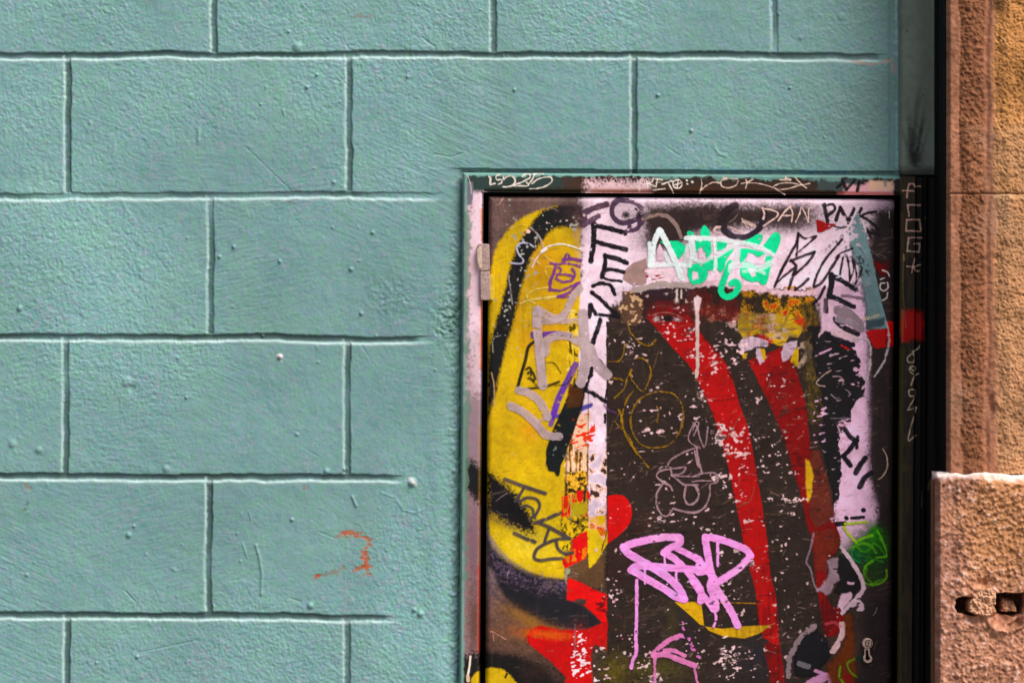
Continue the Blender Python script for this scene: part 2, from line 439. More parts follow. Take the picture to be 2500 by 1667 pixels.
ORG = {1: (1120, 410), 2: (1690, 410), 3: (1120, 780), 4: (1690, 780), 5: (1120, 1100), 6: (1690, 1100), 7: (1120, 1275), 8: (1690, 1275)}
def Z(n, *pts):
    """sketch coordinates (quarter units in sheet n) to layout units"""
    ox, oy = ORG[n]
    return [(ox + x / 4.0, oy + y / 4.0) for x, y in pts]

def a_poly(cv, pts, soft=1.0, rough=0.0, grain=0.0, smooth=False, grain_n=None):
    pts = np.array(pts, float)
    if smooth: pts = curve(np.vstack([pts, pts[:1]]), 6)[:-1]
    sl = cv.box(*pts.min(0), *pts.max(0), pad=10 + 3 * soft + 3 * rough)
    PX, PY = cv.X[sl], cv.Y[sl]
    if PX.size == 0: return sl, PX
    cl = np.vstack([pts, pts[:1]])
    d = seg_dist(PX, PY, cl)
    ins = np.zeros(PX.shape, bool)
    for (ax, ay), (bx, by) in zip(cl[:-1], cl[1:]):
        if ay == by: continue
        c = ((ay > PY) != (by > PY)) & (PX < (bx - ax) * (PY - ay) / (by - ay) + ax)
        ins ^= c
    sd_ = np.where(ins, d, -d)
    sd_ = sd_ + rough * (0.6 * cv.m[sl] + 0.4 * cv.g2[sl])
    so_ = soft * (1 + 1.0 * grain)
    a = sstep(-so_, so_, sd_)
    if grain > 0: a = np.clip(a + 0.75 * min(grain, 1.0) * (0.8 * cv.g[sl] + 0.35 * cv.g2[sl]) * np.sqrt(a * (1 - a)), 0, 1)
    return sl, a

def a_stroke(cv, pts, w, soft=0.9, rough=0.25, dry=0.0, taper=0.0, curved=True, grain=0.0):
    pts = curve(pts) if curved else np.array(pts, float)
    sl = cv.box(*pts.min(0), *pts.max(0), pad=w + 8 + 3 * soft)
    PX, PY = cv.X[sl], cv.Y[sl]
    if PX.size == 0: return sl, PX
    hw = w / 2.0
    if taper > 0:
        n = len(pts); best = np.full(PX.shape, -1e9)
        for i in range(n - 1):
            f = (i + 0.5) / n
            k = 1 - taper * f
            best = np.maximum(best, hw * k - seg_dist(PX, PY, pts[i:i+2]))
        sd_ = best
    else:
        best = np.full(PX.shape, 1e6); lu, lv = cv.us[sl[1]], cv.vs[sl[0]]; pad = hw + 4 * soft + 5
        for i in range(len(pts) - 1):
            (ax, ay), (bx, by) = pts[i], pts[i + 1]
            ua, va = lay2loc(ax, ay); ub, vb = lay2loc(bx, by)
            a0, a1 = np.searchsorted(lu, [min(ua, ub) - pad, max(ua, ub) + pad]); b0, b1 = np.searchsorted(lv, [min(va, vb) - pad, max(va, vb) + pad])
            if a1 <= a0 or b1 <= b0: continue
            s_ = (slice(b0, b1), slice(a0, a1)); dx, dy = bx - ax, by - ay
            tt = np.clip(((PX[s_] - ax) * dx + (PY[s_] - ay) * dy) / (dx * dx + dy * dy + 1e-9), 0, 1)
            best[s_] = np.minimum(best[s_], (PX[s_] - ax - tt * dx) ** 2 + (PY[s_] - ay - tt * dy) ** 2)
        sd_ = hw - np.sqrt(best)
    sd_ = sd_ + rough * (cv.g2[sl] + 0.5 * cv.m[sl]) + grain * soft * cv.g[sl]
    a = sstep(-soft, soft, sd_)
    a = a * (1 - 0.16 * sstep(-0.2, 1.8, 0.7 * cv.b[sl] + 0.6 * cv.m[sl]) - 0.10 * sstep(0.3, 2, cv.g2[sl]))
    if dry > 0:
        a = a * (1 - dry * sstep(-0.1, 1.3, cv.hs[sl] + 0.5 * cv.g2[sl] - 0.6 * np.clip(sd_, 0, 3)))
    return sl, a

def a_blob(cv, x, y, rx, ry, ang=0, grain=0.4):
    R = max(rx, ry) * 2.6
    sl = cv.box(x - R, y - R, x + R, y + R)
    xx = cv.X[sl] - x; yy = cv.Y[sl] - y
    a = math.radians(ang)
    u = xx * math.cos(a) + yy * math.sin(a); v = -xx * math.sin(a) + yy * math.cos(a)
    f = np.exp(-0.5 * ((u / rx) ** 2 + (v / ry) ** 2) * 1.6)
    return sl, np.clip(f + grain * (cv.g[sl] * 0.5 + cv.g2[sl] * 0.2) * np.sqrt(np.clip(f * (1 - f), 0, 1)), 0, 1)

def over(cv, sa, col, op=1.0):
    sl, a = sa
    if a.size == 0: return
    a = (a * op)[..., None]
    c = lin(col) if not isinstance(col, np.ndarray) or col.ndim == 1 else col
    cv.C[sl] = cv.C[sl] * (1 - a) + c * a

def P(cv, col, pts, op=1.0, **k): over(cv, a_poly(cv, pts, **k), col, op)
def K(cv, col, pts, w, op=1.0, **k): over(cv, a_stroke(cv, pts, w, **k), col, op)
def B(cv, col, x, y, rx, ry, op=1.0, **k): over(cv, a_blob(cv, x, y, rx, ry, **k), col, op)

def deepen(C):
    """enamel and ink colours: dense, saturated pigment in the darker paints"""
    l = C.max(-1, keepdims=True); m = C.mean(-1, keepdims=True)
    C = m + (C - m) * 1.16
    return np.clip(C * (0.66 + 0.34 * sstep(0.0, 0.22, l)), 0.0015, 0.9)
def rectp(x0, y0, x1, y1): return [(x0, y0), (x1, y0), (x1, y1), (x0, y1)]

def flakes(cv, spots, col, thr=1.15, src='fl', op=1.0, jit=10):
    """paint or paper chipped away in small flakes, denser round each spot (x, y, rx, ry, density)"""
    for (x, y, rx, ry, den) in spots:
        sl = cv.box(x - 2.4 * rx, y - 2.4 * ry, x + 2.4 * rx, y + 2.4 * ry)
        if cv.X[sl].size == 0: continue
        e = ((cv.X[sl] - x) / rx) ** 2 + ((cv.Y[sl] - y) / ry) ** 2
        f = den * np.exp(-0.7 * e)
        n = getattr(cv, src)[sl] + 0.55 * cv.b2[sl] + 0.25 * cv.g2[sl]
        a = sstep(0, 0.28, n - thr * (2.1 - 2.0 * f)) * (f > 0.06)
        over(cv, (sl, a), col, op)

def mixcol(cv, sl, cols, noise, sharp):
    n = getattr(cv, noise)[sl] * 0.75 + 0.5 * cv.m[sl] + 0.45 * cv.g[sl] + .3 * cv.b[sl]
    n = (n - n.mean()) / (n.std() + 1e-6)
    lv = np.linspace(-1.1, 1.2, len(cols))
    c = np.ones(n.shape + (3,)) * lin(cols[0])
    for i in range(1, len(cols)):
        t = sstep(lv[i-1], lv[i-1] + sharp, n)[..., None]
        c = c * (1 - t) + lin(cols[i]) * t
    return c

def mottle(cv, pts, cols, soft=2.0, rough=3.0, op=1.0, noise='vsn', sharp=0.25):
    """broken mixture of several layers of paint"""
    sl, a = a_poly(cv, pts, soft=soft, rough=rough)
    n = getattr(cv, noise)[sl] * 0.75 + 0.5 * cv.m[sl] + 0.35 * cv.g[sl]
    n = (n - n.mean()) / (n.std() + 1e-6)
    lv = np.linspace(-1.1, 1.2, len(cols))
    c = np.ones(n.shape + (3,)) * lin(cols[0])
    for i in range(1, len(cols)):
        t = sstep(lv[i-1], lv[i-1] + sharp, n)[..., None]
        c = c * (1 - t) + lin(cols[i]) * t
    over(cv, (sl, a), c, op)

# ---- colours (as seen; the light brings them down towards the right)
PINK = (244, 216, 228); PINKD = (238, 194, 218); WHITE = (240, 232, 232); BLK = (26, 24, 26); BRN = (66, 52, 47); MAUVE = (128, 104, 104)
YEL = (202, 166, 26); YEL2 = (184, 128, 26); RED = (186, 2, 2); DRED = (130, 16, 12); ORG_ = (214, 108, 30); GPK = (190, 170, 170)
PUR = (112, 66, 128); PURB = (104, 62, 170); DPUR = (86, 62, 86); TEALG = (22, 214, 150); GRYT = (112, 136, 138); HOTP = (240, 160, 222); GOLD = (150, 112, 30)

us = np.arange(0, LW + 0.1, 1.5)
vs = np.concatenate([np.arange(0, 1212, 1.5), np.arange(1220, BOT, 12), [BOT]])
cv = Canvas(us, vs, BRN, 100)
n0 = cv.g; 
cv.C *= (1 + 0.12 * cv.g + 0.08 * cv.b)[..., None]
# --- sprayed under-layers
B(cv, (112, 88, 84), 1265, 600, 130, 200, 0.95); B(cv, (108, 84, 78), 1290, 520, 150, 60, 0.9); B(cv, (112, 88, 86), 1240, 900, 60, 260, 0.8)
B(cv, (125, 105, 122), 1200, 1380, 45, 140, 0.9); B(cv, (118, 82, 62), 1260, 1520, 150, 80, 0.7); B(cv, (96, 70, 58), 1230, 1560, 90, 90, 0.7)
P(cv, PINK, [(1418, 470), (2140, 476), (2140, 560), (2100, 720), (1418, 745)], soft=7, rough=1, grain=0.8)
P(cv, PINK, [(1405, 700), (1510, 700), (1482, 790), (1482, 1240), (1400, 1240)], soft=4, rough=3)
P(cv, PINKD, [(2030, 690), (2122, 690), (2124, 1170), (2150, 1240), (2140, 1275), (2112, 1320), (2060, 1340), (2046, 1320), (2034, 1290), (2030, 900)], soft=7, rough=2, grain=0.9)
P(cv, (214, 178, 196), [(1960, 700), (2080, 700), (2080, 820), (1985, 830)], soft=4, rough=3)
# smoke-black spray along the top and down the right
P(cv, (56, 44, 42), [(1580, 506), (1960, 506), (1985, 530), (1940, 552), (1840, 548), (1760, 566), (1640, 572), (1590, 570)], soft=16, grain=0.3, rough=0)
P(cv, (58, 44, 42), [(1565, 520), (1690, 530), (1690, 580), (1640, 612), (1585, 600)], soft=14, grain=0.3)
B(cv, (64, 48, 46), 1680, 520, 115, 22, 0.95); B(cv, (58, 44, 42), 1830, 530, 120, 26, 1.0); B(cv, (60, 46, 44), 1640, 560, 60, 34, 0.9); B(cv, (48, 38, 38), 1720, 530, 60, 28, 0.8)
B(cv, (58, 44, 44), 1600, 590, 45, 30, 0.7); B(cv, (66, 50, 52), 1930, 545, 75, 22, 0.9); B(cv, (60, 46, 46), 1950, 512, 50, 14, 0.8); B(cv, (62, 46, 44), 1500, 495, 30, 10, 0.3)
for (x, y, rx, ry) in [(2150, 600, 32, 90), (2165, 700, 40, 140), (2160, 900, 30, 160), (2162, 1050, 30, 160), (2172, 1200, 26, 120), (2140, 640, 26, 60), (2168, 520, 26, 50)]:
    B(cv, (46, 38, 37), x, y, rx, ry, 1.0)
P(cv, (52, 40, 40), [(2126, 560), (2200, 540), (2200, 1700), (2100, 1700), (2120, 1330), (2146, 1280), (2140, 1190), (2126, 1150)], soft=9, grain=1.0)
P(cv, (50, 40, 36), [(1180, 1660), (2200, 1660), (2200, 2900), (1180, 2900)], soft=8)
B(cv, (200, 168, 185), 2135, 500, 42, 12, 0.8)
# --- yellow and black sprayed arcs on the left
yout = Z(1, (960, 372), (860, 395), (650, 470), (500, 590), (400, 715), (350, 830), (318, 980), (300, 1150), (285, 1568)) + Z(3, (285, 300), (285, 900))
band_in = Z(1, (1210, 588), (1000, 582), (905, 615), (820, 700), (740, 820), (680, 940), (620, 1150), (570, 1350), (525, 1540)) + Z(3, (470, 230), (410, 480), (350, 760), (285, 960))
band_out = Z(1, (1210, 375), (1050, 365), (940, 380), (860, 400), (780, 450), (700, 560), (610, 690), (550, 830), (500, 980), (460, 1150), (400, 1380), (355, 1540)) + Z(3, (330, 110), (300, 300), (285, 500))
P(cv, YEL, curve(yout, 4).tolist() + curve(band_in, 4).tolist()[::-1], soft=2.4, grain=0.6)
ymain = curve(band_in, 4).tolist() + Z(3, (280, 1100), (280, 1480)) + Z(5, (280, 500), (300, 800), (400, 950), (530, 1075), (700, 1178), (860, 1228), (1032, 1252)) + \
    [(1379, 1350), (1376, 1240), (1380, 1140), (1398, 1040), (1408, 960), (1413, 860), (1416, 700), (1417, 560)]
P(cv, YEL, ymain, soft=2.2, grain=0.4)
sl, a = a_poly(cv, ymain, soft=2)
over(cv, (sl, a * sstep(0.0, 2.2, cv.bb[sl] + 0.6 * cv.b[sl])), YEL2, 0.65)
over(cv, (sl, a * sstep(1.1, 2.4, cv.hs2[sl])), (196, 150, 20), 0.5)
B(cv, YEL2, 1325, 650, 45, 60, 0.75); B(cv, (196, 150, 22), 1350, 740, 40, 40, 0.4); B(cv, (226, 200, 90), 1300, 1330, 90, 60, 0.75); B(cv, (226, 150, 40), 1295, 1050, 22, 24, 0.6)
B(cv, (215, 195, 90), 1260, 1220, 70, 50, 0.4)
P(cv, (30, 30, 30), curve(band_out, 4).tolist() + curve(band_in, 4).tolist()[::-1], soft=3.0, grain=0.9)
B(cv, (74, 54, 56), 1408, 530, 26, 50, 0.75); B(cv, (210, 160, 150), 1409, 612, 7, 60, 0.35)
flakes(cv, [(1280, 700, 40, 200, 0.42), (1340, 540, 60, 30, 0.45), (1240, 800, 30, 100, 0.35)], (150, 150, 140), src='g2', thr=1.5)
flakes(cv, [(1344, 546, 10, 5, .9), (1379, 538, 4, 10, .9), (1283, 565, 6, 5, .8), (1263, 664, 7, 5, .7)], (232, 190, 180), thr=0.9)
P(cv, (24, 22, 24), Z(5, (270, 215), (330, 225), (450, 300), (600, 460), (700, 600), (745, 700), (745, 810), (640, 790), (520, 730), (420, 680), (270, 610)), soft=7, grain=1.0, smooth=False)
B(cv, (70, 52, 56), 1215, 1270, 55, 12, 0.55, ang=25)
P(cv, (38, 36, 42), Z(7, (270, 130), (330, 240), (430, 340), (560, 430), (700, 495), (860, 542), (1050, 552), (1062, 742), (1200, 790), (1300, 880), (1392, 968), (1330, 1018), (1150, 1045), (950, 1020), (750, 940), (580, 840), (450, 720), (390, 610), (350, 500), (290, 420)), soft=3, grain=1.3)
sl, a = a_poly(cv, Z(7, (270, 130), (330, 240), (430, 340), (560, 430), (700, 495), (860, 542), (1050, 552), (1050, 640), (800, 660), (600, 620), (450, 560), (340, 480)), soft=10, grain=1.0)
over(cv, (sl, a * np.clip(0.45 + 0.32 * cv.g[sl] + 0.15 * cv.g2[sl], 0, 1)), (104, 84, 106), 0.8)
B(cv, (150, 104, 40), 1290, 1512, 60, 14, 0.6, ang=28); B(cv, (110, 74, 50), 1290, 1545, 90, 22, 0.5)
# black ring with yellow centre at the foot
P(cv, (30, 26, 26), Z(7, (250, 1255), (450, 1275), (600, 1300), (760, 1370), (880, 1480), (950, 1620), (250, 1620)), soft=6, grain=1.0)
B(cv, (70, 50, 42), 1300, 1640, 26, 20, 0.5)
P(cv, YEL, Z(7, (250, 1425), (330, 1408), (430, 1430), (510, 1490), (590, 1600), (590, 1700), (250, 1700)), soft=2.5, grain=0.6)
K(cv, BLK, Z(7, (470, 1470), (455, 1505)), 5)
# red forms at the bottom
redA = Z(7, (660, 1110), (700, 1035), (800, 1000), (1000, 1045), (1250, 1040), (1390, 980), (1500, 880), (1640, 850), (1655, 1050), (1600, 1190), (1450, 1240), (1320, 1180), (1290, 1300), (1312, 1640), (1040, 1640), (1040, 1500), (900, 1350), (760, 1240), (680, 1170))
P(cv, RED, redA, soft=1.8, grain=0.5)
B(cv, (200, 92, 30), 1345, 1548, 60, 12, 0.9, ang=6); B(cv, (190, 60, 60), 1415, 1550, 14, 26, 0.3)
redB = Z(7, (1062, 535), (1200, 580), (1300, 640), (1450, 700), (1560, 740), (1610, 800), (1640, 880), (1500, 970), (1395, 965), (1300, 870), (1220, 800), (1150, 770), (1055, 750))
P(cv, (216, 14, 20), redB, soft=1.4, grain=0.3)
sl, a = a_poly(cv, Z(7, (1270, 640), (1480, 700), (1620, 800), (1500, 880), (1280, 830)), soft=3, rough=2)
over(cv, (sl, a * sstep(0.3, 0.9, cv.hs[sl] * 0.6 + cv.m[sl] * 0.7)), (70, 14, 16), 0.85)
P(cv, (72, 52, 48), Z(7, (1120, 750), (1180, 735), (1240, 745), (1250, 790), (1210, 800), (1140, 778)), soft=2)
P(cv, (86, 48, 52), Z(7, (1430, 900), (1480, 850), (1560, 830), (1610, 850), (1560, 920), (1470, 950)), soft=3)
# broken vertical strip between yellow arc and poster
mottle(cv, [(1380, 1080), (1438, 1060), (1440, 1205), (1378, 1205)], [(60, 46, 30), (140, 96, 50), (216, 160, 110), (232, 200, 170)], rough=4)
mottle(cv, [(1384, 760), (1418, 760), (1412, 1000), (1396, 1060), (1388, 960)], [(90, 70, 20), (200, 165, 20), (222, 184, 40), (226, 196, 120)], rough=4)
mottle(cv, [(1378, 1190), (1438, 1190), (1440, 1300), (1372, 1300)], [(60, 46, 24), (140, 100, 20), (200, 150, 30), (196, 40, 20)], rough=3)
P(cv, (120, 62, 24), [(1388, 935), (1428, 950), (1418, 1020), (1380, 1040)], soft=3, rough=2)
P(cv, (232, 190, 160), [(1404, 1010), (1436, 1010), (1436, 1100), (1395, 1100)], soft=5, rough=5)
flakes(cv, [(1418, 1050, 18, 24, 0.9)], (216, 70, 30), thr=0.8)
mottle(cv, [(1438, 1100), (1484, 1100), (1486, 1300), (1436, 1300)], [(70, 50, 44), (232, 190, 170), (240, 212, 222), (206, 186, 200)], rough=3, noise='m')
mottle(cv, [(1384, 1150), (1434, 1150), (1434, 1205), (1384, 1205)], [(48, 38, 24), (90, 66, 26), (190, 140, 30), (220, 170, 80)], rough=3, noise='g2')
P(cv, (196, 38, 18), Z(5, (1145, 385), (1220, 380), (1215, 470), (1180, 510), (1145, 450)), soft=1.5, rough=1); P(cv, (206, 24, 20), Z(5, (1240, 390), (1282, 385), (1278, 470), (1250, 465)), soft=1.2, rough=1)
P(cv, (170, 150, 40), Z(5, (1090, 500), (1260, 510), (1250, 610), (1100, 640)), soft=3, rough=2)
mottle(cv, Z(5, (1000, 440), (1085, 430), (1080, 660), (1000, 650)), [(190, 60, 16), (200, 130, 30), (206, 40, 16)], rough=2)
mottle(cv, Z(5, (990, 660), (1260, 640), (1270, 830), (1120, 870), (1000, 800)), [(52, 42, 20), (120, 96, 20), (206, 170, 40)], rough=3, noise='g2')
mottle(cv, Z(5, (1000, 860), (1090, 850), (1100, 960), (1010, 970)), [(90, 70, 20), (216, 186, 24), (222, 190, 30)], rough=2, noise='g2')
mottle(cv, Z(5, (1110, 880), (1250, 790), (1265, 960), (1240, 1050), (1080, 1110), (1020, 1060), (1090, 960)), [(206, 60, 20), (214, 110, 26), (212, 130, 30), (206, 40, 18)], rough=2)
P(cv, (206, 40, 26), Z(5, (1110, 860), (1200, 800), (1262, 800), (1262, 930), (1180, 960), (1085, 950)), soft=2, rough=1.5)
P(cv, (206, 18, 18), Z(5, (1020, 1050), (1062, 1090), (1120, 1080), (1200, 1060), (1040, 1142), (1010, 1090)), soft=1.5, rough=1)
P(cv, (96, 70, 48), Z(5, (1070, 1130), (1260, 1035), (1275, 1150), (1370, 1050), (1420, 1000), (1420, 1340), (1300, 1320), (1070, 1230)), soft=2)
P(cv, (206, 176, 20), Z(5, (1262, 740), (1440, 800), (1400, 930), (1380, 1020), (1320, 1110), (1272, 1150), (1258, 900)), soft=1.5, rough=1.5)
mottle(cv, Z(5, (1275, 640), (1450, 630), (1450, 800), (1400, 870), (1350, 760), (1275, 760)), [(200, 130, 20), (210, 90, 24), (232, 180, 150), (212, 170, 24)], rough=2.5, noise='m')
K(cv, (90, 60, 40), Z(3, (1265, 700), (1262, 1100), (1250, 1568)), 2.2, 0.8); K(cv, (70, 50, 36), Z(5, (1256, 100), (1262, 380)), 2.5, 0.8)
K(cv, (150, 160, 150), Z(5, (1052, 0), (1056, 240)), 2, 0.7); K(cv, (160, 165, 150), Z(5, (1100, 420), (1092, 680)), 2, 0.6)
P(cv, (140, 140, 120), Z(5, (1040, 1150), (1095, 1150), (1085, 1190), (1060, 1210), (1050, 1300), (1035, 1280)), soft=1.5, rough=1)
K(cv, (120, 110, 125), Z(7, (1135, 985), (1132, 1240)), 2.2, 0.8)
# white scraped patches
flakes(cv, [(1426, 1600, 16, 42, 1.25), (1462, 1590, 30, 14, .8), (1434, 1640, 16, 22, 1.0), (1500, 1590, 22, 12, .7)], (238, 214, 220), thr=0.75)
# leaf colours of the wrecked zone right of the poster
mottle(cv, [(1820, 700), (1985, 700), (1990, 790), (1960, 830), (1810, 800), (1790, 720)], [(70, 54, 30), (120, 84, 24), (190, 130, 22), (206, 170, 40), (196, 60, 24)], rough=5, noise='m')
mottle(cv, [(1690, 690), (1800, 700), (1810, 790), (1760, 800), (1700, 760)], [(80, 40, 34), (130, 30, 24), (110, 60, 44), (150, 96, 84)], rough=4, noise='b')

# shallow scratches through the paint
r2 = np.random.default_rng(21)
for _ in range(130):
    x, y = r2.uniform(1200, 2170), r2.uniform(490, 1660); a = r2.normal(-0.35, 0.7); L = r2.uniform(5, 40)
    k = r2.uniform(-0.3, 0.3)
    K(cv, (188, 164, 156), [(x, y), (x + L * .5 * math.cos(a), y + L * .5 * math.sin(a)), (x + L * math.cos(a + k), y + L * math.sin(a + k))], r2.uniform(0.8, 1.5), r2.uniform(0.25, 0.7), dry=.4)
for pts, w in [(Z(1, (435, 290), (400, 355)), 2), (Z(7, (310, 1060), (340, 1065), (460, 1135)), 1.8), (Z(7, (330, 1060), (345, 1150)), 1.2), (Z(7, (1900, 1075), (1970, 1105)), 1.5)]:
    K(cv, (206, 150, 130), pts, w, .7)

# ------------------------------------------------------------------ leaf geometry helpers
LEAF, FRAME = 0.0085, 0.0105
def leaf_depth(U, V):
    e = np.minimum(np.minimum(U, LW - U), V)
    r = 15.0
    t = np.clip(1 - e / r, 0, 1)
    return LEAF - 0.0055 * t ** 2.6

def leaf_points(c, extra=0.0):
    ht = 0.00001 * c.hs2 + 0.00005 * c.m + 0.00012 * c.b * 0.6
    return W3(c.X, c.Y, leaf_depth(c.U, c.V) + ht + extra)

door = empty('metal_door', (0, 0, 0))
door.location = ((DX + LW / 2 - 1250) * S, 0, -2060 * S)
tag(door, 'metal service door covered in layered graffiti, set in the teal block wall', 'door')
OFF = Vector(door.location)
def place(o):
    o.location = -OFF; return o

M_PAINT = mat_vc('sprayed_enamel', rough=0.55, bump=0.16, bscale=1100, spec=0.14)
M_TAG = mat_vc('marker_ink', rough=0.55, bump=0.10, bscale=1300, spec=0.14, use_alpha=True)
M_DARK = mat_flat('dark_steel', (14, 12, 11), rough=0.8, var=0.3)
M_RUSTY = mat_flat('weathered_hinge_steel', (168, 140, 132), rough=0.6, var=0.3, nscale=300, bump=0.6)

leaf = place(link('door_panel', None)) if False else None
LEVEL = [0.00022]
class Tag:
    """one painted or pasted layer: its own thin skin on the panel"""
    def __init__(s, c): s.c = c; s.A = np.zeros(c.U.shape); s.K = np.zeros(c.U.shape + (3,)); s.keep = c.C; c_ = c
    def over(s, sa, col, op=1.0):
        sl, a = sa
        if a.size == 0: return s
        a = a * op
        c = lin(col) if not isinstance(col, np.ndarray) or col.ndim < 3 else col
        s.K[sl] = s.K[sl] * (1 - a)[..., None] + c * a[..., None]
        s.A[sl] = s.A[sl] * (1 - a) + a
        return s
    def cut(s, sa, op=1.0):
        sl, a = sa
        s.K[sl] *= (1 - a * op)[..., None]; s.A[sl] *= (1 - a * op); return s
    def P(s, col, pts, op=1.0, **k): return s.over(a_poly(s.c, pts, **k), col, op)
    def S(s, col, pts, w, op=1.0, **k): return s.over(a_stroke(s.c, pts, w, **k), col, op)
    def M(s, pts, cols, soft=2.0, rough=3.0, op=1.0, noise='vsn', sharp=0.3):
        sl, a = a_poly(s.c, pts, soft=soft, rough=rough)
        return s.over((sl, a), mixcol(s.c, sl, cols, noise, sharp), op)
    def B(s, col, x, y, rx, ry, op=1.0, **k): return s.over(a_blob(s.c, x, y, rx, ry, **k), col, op)
    def build(s, name, label, parent, wear=0.8, depth_fn=None):
        rws = np.nonzero((s.A > 0.02).any(1))[0]; cls = np.nonzero((s.A > 0.02).any(0))[0]
        q = (slice(max(rws[0] - 3, 0), rws[-1] + 4), slice(max(cls[0] - 3, 0), cls[-1] + 4))
        class c: pass
        for k in ('U', 'V', 'X', 'Y', 'hs2', 'm', 'b'): setattr(c, k, getattr(s.c, k)[q])
        s.A = s.A[q]; s.K = s.K[q]
        A = s.A
        if wear: A = A * (1 - wear * sstep(1.85, 2.15, 0.7 * s.c.fl[q] + 0.45 * s.c.m2[q] + 0.5 * s.c.b2[q]))
        col = s.K / np.maximum(s.A, 1e-4)[..., None]
        col = col * (1 + 0.06 * s.c.b[q] + 0.05 * s.c.g2[q] + 0.045 * s.c.m2[q] + 0.03 * s.c.g[q])[..., None]
        m = A > 0.06
        cell = m[:-1, :-1] | m[1:, :-1] | m[:-1, 1:] | m[1:, 1:]
        # spread colour to the rim vertices so that edges do not darken
        low = s.A <= 0.02
        if low.any():
            cs = s.K.copy(); w_ = s.A.copy()
            for _ in range(2):
                for ax, sh in ((0, 1), (0, -1), (1, 1), (1, -1)):
                    cs = cs + 0.3 * np.roll(cs, sh, ax); w_ = w_ + 0.3 * np.roll(w_, sh, ax)
            alt = cs / np.maximum(w_, 1e-5)[..., None]
            col = np.where(low[..., None], alt, col)
        LEVEL[0] += 0.00003
        # strokes that stand well apart from one another are pieces of their own
        f = 6; hh, ww = cell.shape; H6, W6 = -(-hh // f), -(-ww // f)
        pad = np.zeros((H6 * f, W6 * f), bool); pad[:hh, :ww] = cell
        cm = pad.reshape(H6, f, W6, f).any((1, 3)); cm0 = cm.copy()
        for _ in range(1): cm = cm | np.roll(cm, 1, 0) | np.roll(cm, -1, 0); cm = cm | np.roll(cm, 1, 1) | np.roll(cm, -1, 1)
        lab = np.where(cm, np.arange(1, cm.size + 1).reshape(cm.shape), 0)
        while True:
            n = lab.copy()
            for sl_a, sl_b in (((slice(1, None), slice(None)), (slice(None, -1), slice(None))), ((slice(None), slice(1, None)), (slice(None), slice(None, -1)))):
                n[sl_a] = np.where(cm[sl_a], np.maximum(n[sl_a], n[sl_b]), 0); n[sl_b] = np.where(cm[sl_b], np.maximum(n[sl_b], n[sl_a]), 0)
            if (n == lab).all(): break
            lab = n
        lab = lab * cm0
        ids, cnt = np.unique(lab[lab > 0], return_counts=True)
        keep = [i for i, k in sorted(zip(ids, cnt), key=lambda t: -t[1]) if k >= 6][:8] or [ids[0]]
        big = keep[0]
        full = np.repeat(np.repeat(lab, f, 0), f, 1)[:hh, :ww]
        P_ = (depth_fn or leaf_points)(c, LEVEL[0]); C_ = deepen(np.clip(col, 0, 1)); A_ = np.clip(A, 0, 1)
        o = None
        for i in keep:
            mk = cell & ((full == i) | ((i == big) & ~np.isin(full, keep)))
            if not mk.any(): continue
            ob = link(name, grid_mesh(name, P_, mk, C_, A_), M_TAG, parent)
            if label and o is None: ob['label'] = label
            o = o or ob
        return o

cv.C *= (1 + 0.07 * cv.b + 0.05 * cv.g2 + 0.045 * cv.m2 + 0.03 * cv.g)[..., None]
sm = (0.22 * sstep(0.9, 2.4, 0.8 * cv.vsn + 0.5 * cv.bb))[..., None]; cv.C = cv.C * (1 - sm) + lin((92, 72, 60)) * sm      # greasy runs
sm = (0.35 * sstep(1.5, 2.6, 0.9 * cv.hs + 0.5 * cv.b))[..., None]; cv.C = cv.C * (1 - sm) + lin((120, 98, 84)) * sm       # scuffs
panel = link('door_panel', grid_mesh('door_panel', leaf_points(cv), None, deepen(cv.C)), M_PAINT, door)
place(panel)
panel['label'] = 'sprayed door leaf with a black and yellow arc down its left side'
# ------------------------------------------------------------------ pasted poster with its painted stripes
t = Tag(cv)
pp = [(1481, 787), (1530, 786), (1560, 760), (1556, 735), (1530, 720), (1560, 708), (1600, 706), (1650, 702), (1720, 700), (1800, 702), (1900, 706), (1960, 712), (1985, 740),
      (1995, 800), (2000, 880), (2004, 960), (2000, 1030), (2040, 1050), (2050, 1120), (2046, 1200), (2036, 1226), (2032, 1280), (2050, 1330), (2046, 1500), (2010, 1570), (1990, 1700), (1482, 1700), (1483, 1500), (1481, 1205)]
t.P((54, 42, 36), pp, soft=1.2, rough=1.4)
sl, a = a_poly(cv, pp, soft=1.2, rough=1.4)
t.over((sl, a * sstep(0.2, 2.0, cv.bb[sl] + 0.5 * cv.b[sl])), (54, 44, 36), 0.7)
t.over((sl, a * sstep(0.9, 2.2, cv.vsn[sl])), (84, 66, 58), 0.35)
t.P((58, 40, 36), [(1484, 1230), (1600, 1250), (1560, 1420), (1500, 1440), (1484, 1400)], soft=12)
t.B((104, 96, 30), 1590, 1630, 70, 26, 0.45); t.B((112, 96, 24), 1500, 1640, 30, 40, 0.5); t.B((96, 86, 34), 1640, 1530, 16, 40, 0.5); t.B((40, 36, 42), 1660, 1530, 50, 60, 0.5)
t.B((40, 40, 52), 1850, 1600, 60, 60, 0.6); t.B((40, 36, 34), 1600, 1400, 60, 30, 0.5)
t.P((190, 2, 4), Z(5, (1451, 440), (1520, 425), (1600, 432), (1650, 475), (1684, 540), (1690, 620), (1670, 700), (1620, 770), (1540, 840), (1451, 905)), soft=1.3)
t.P((194, 156, 26), Z(5, (1451, 780), (1410, 930), (1390, 1000), (1340, 1090), (1451, 900)), soft=1.2)
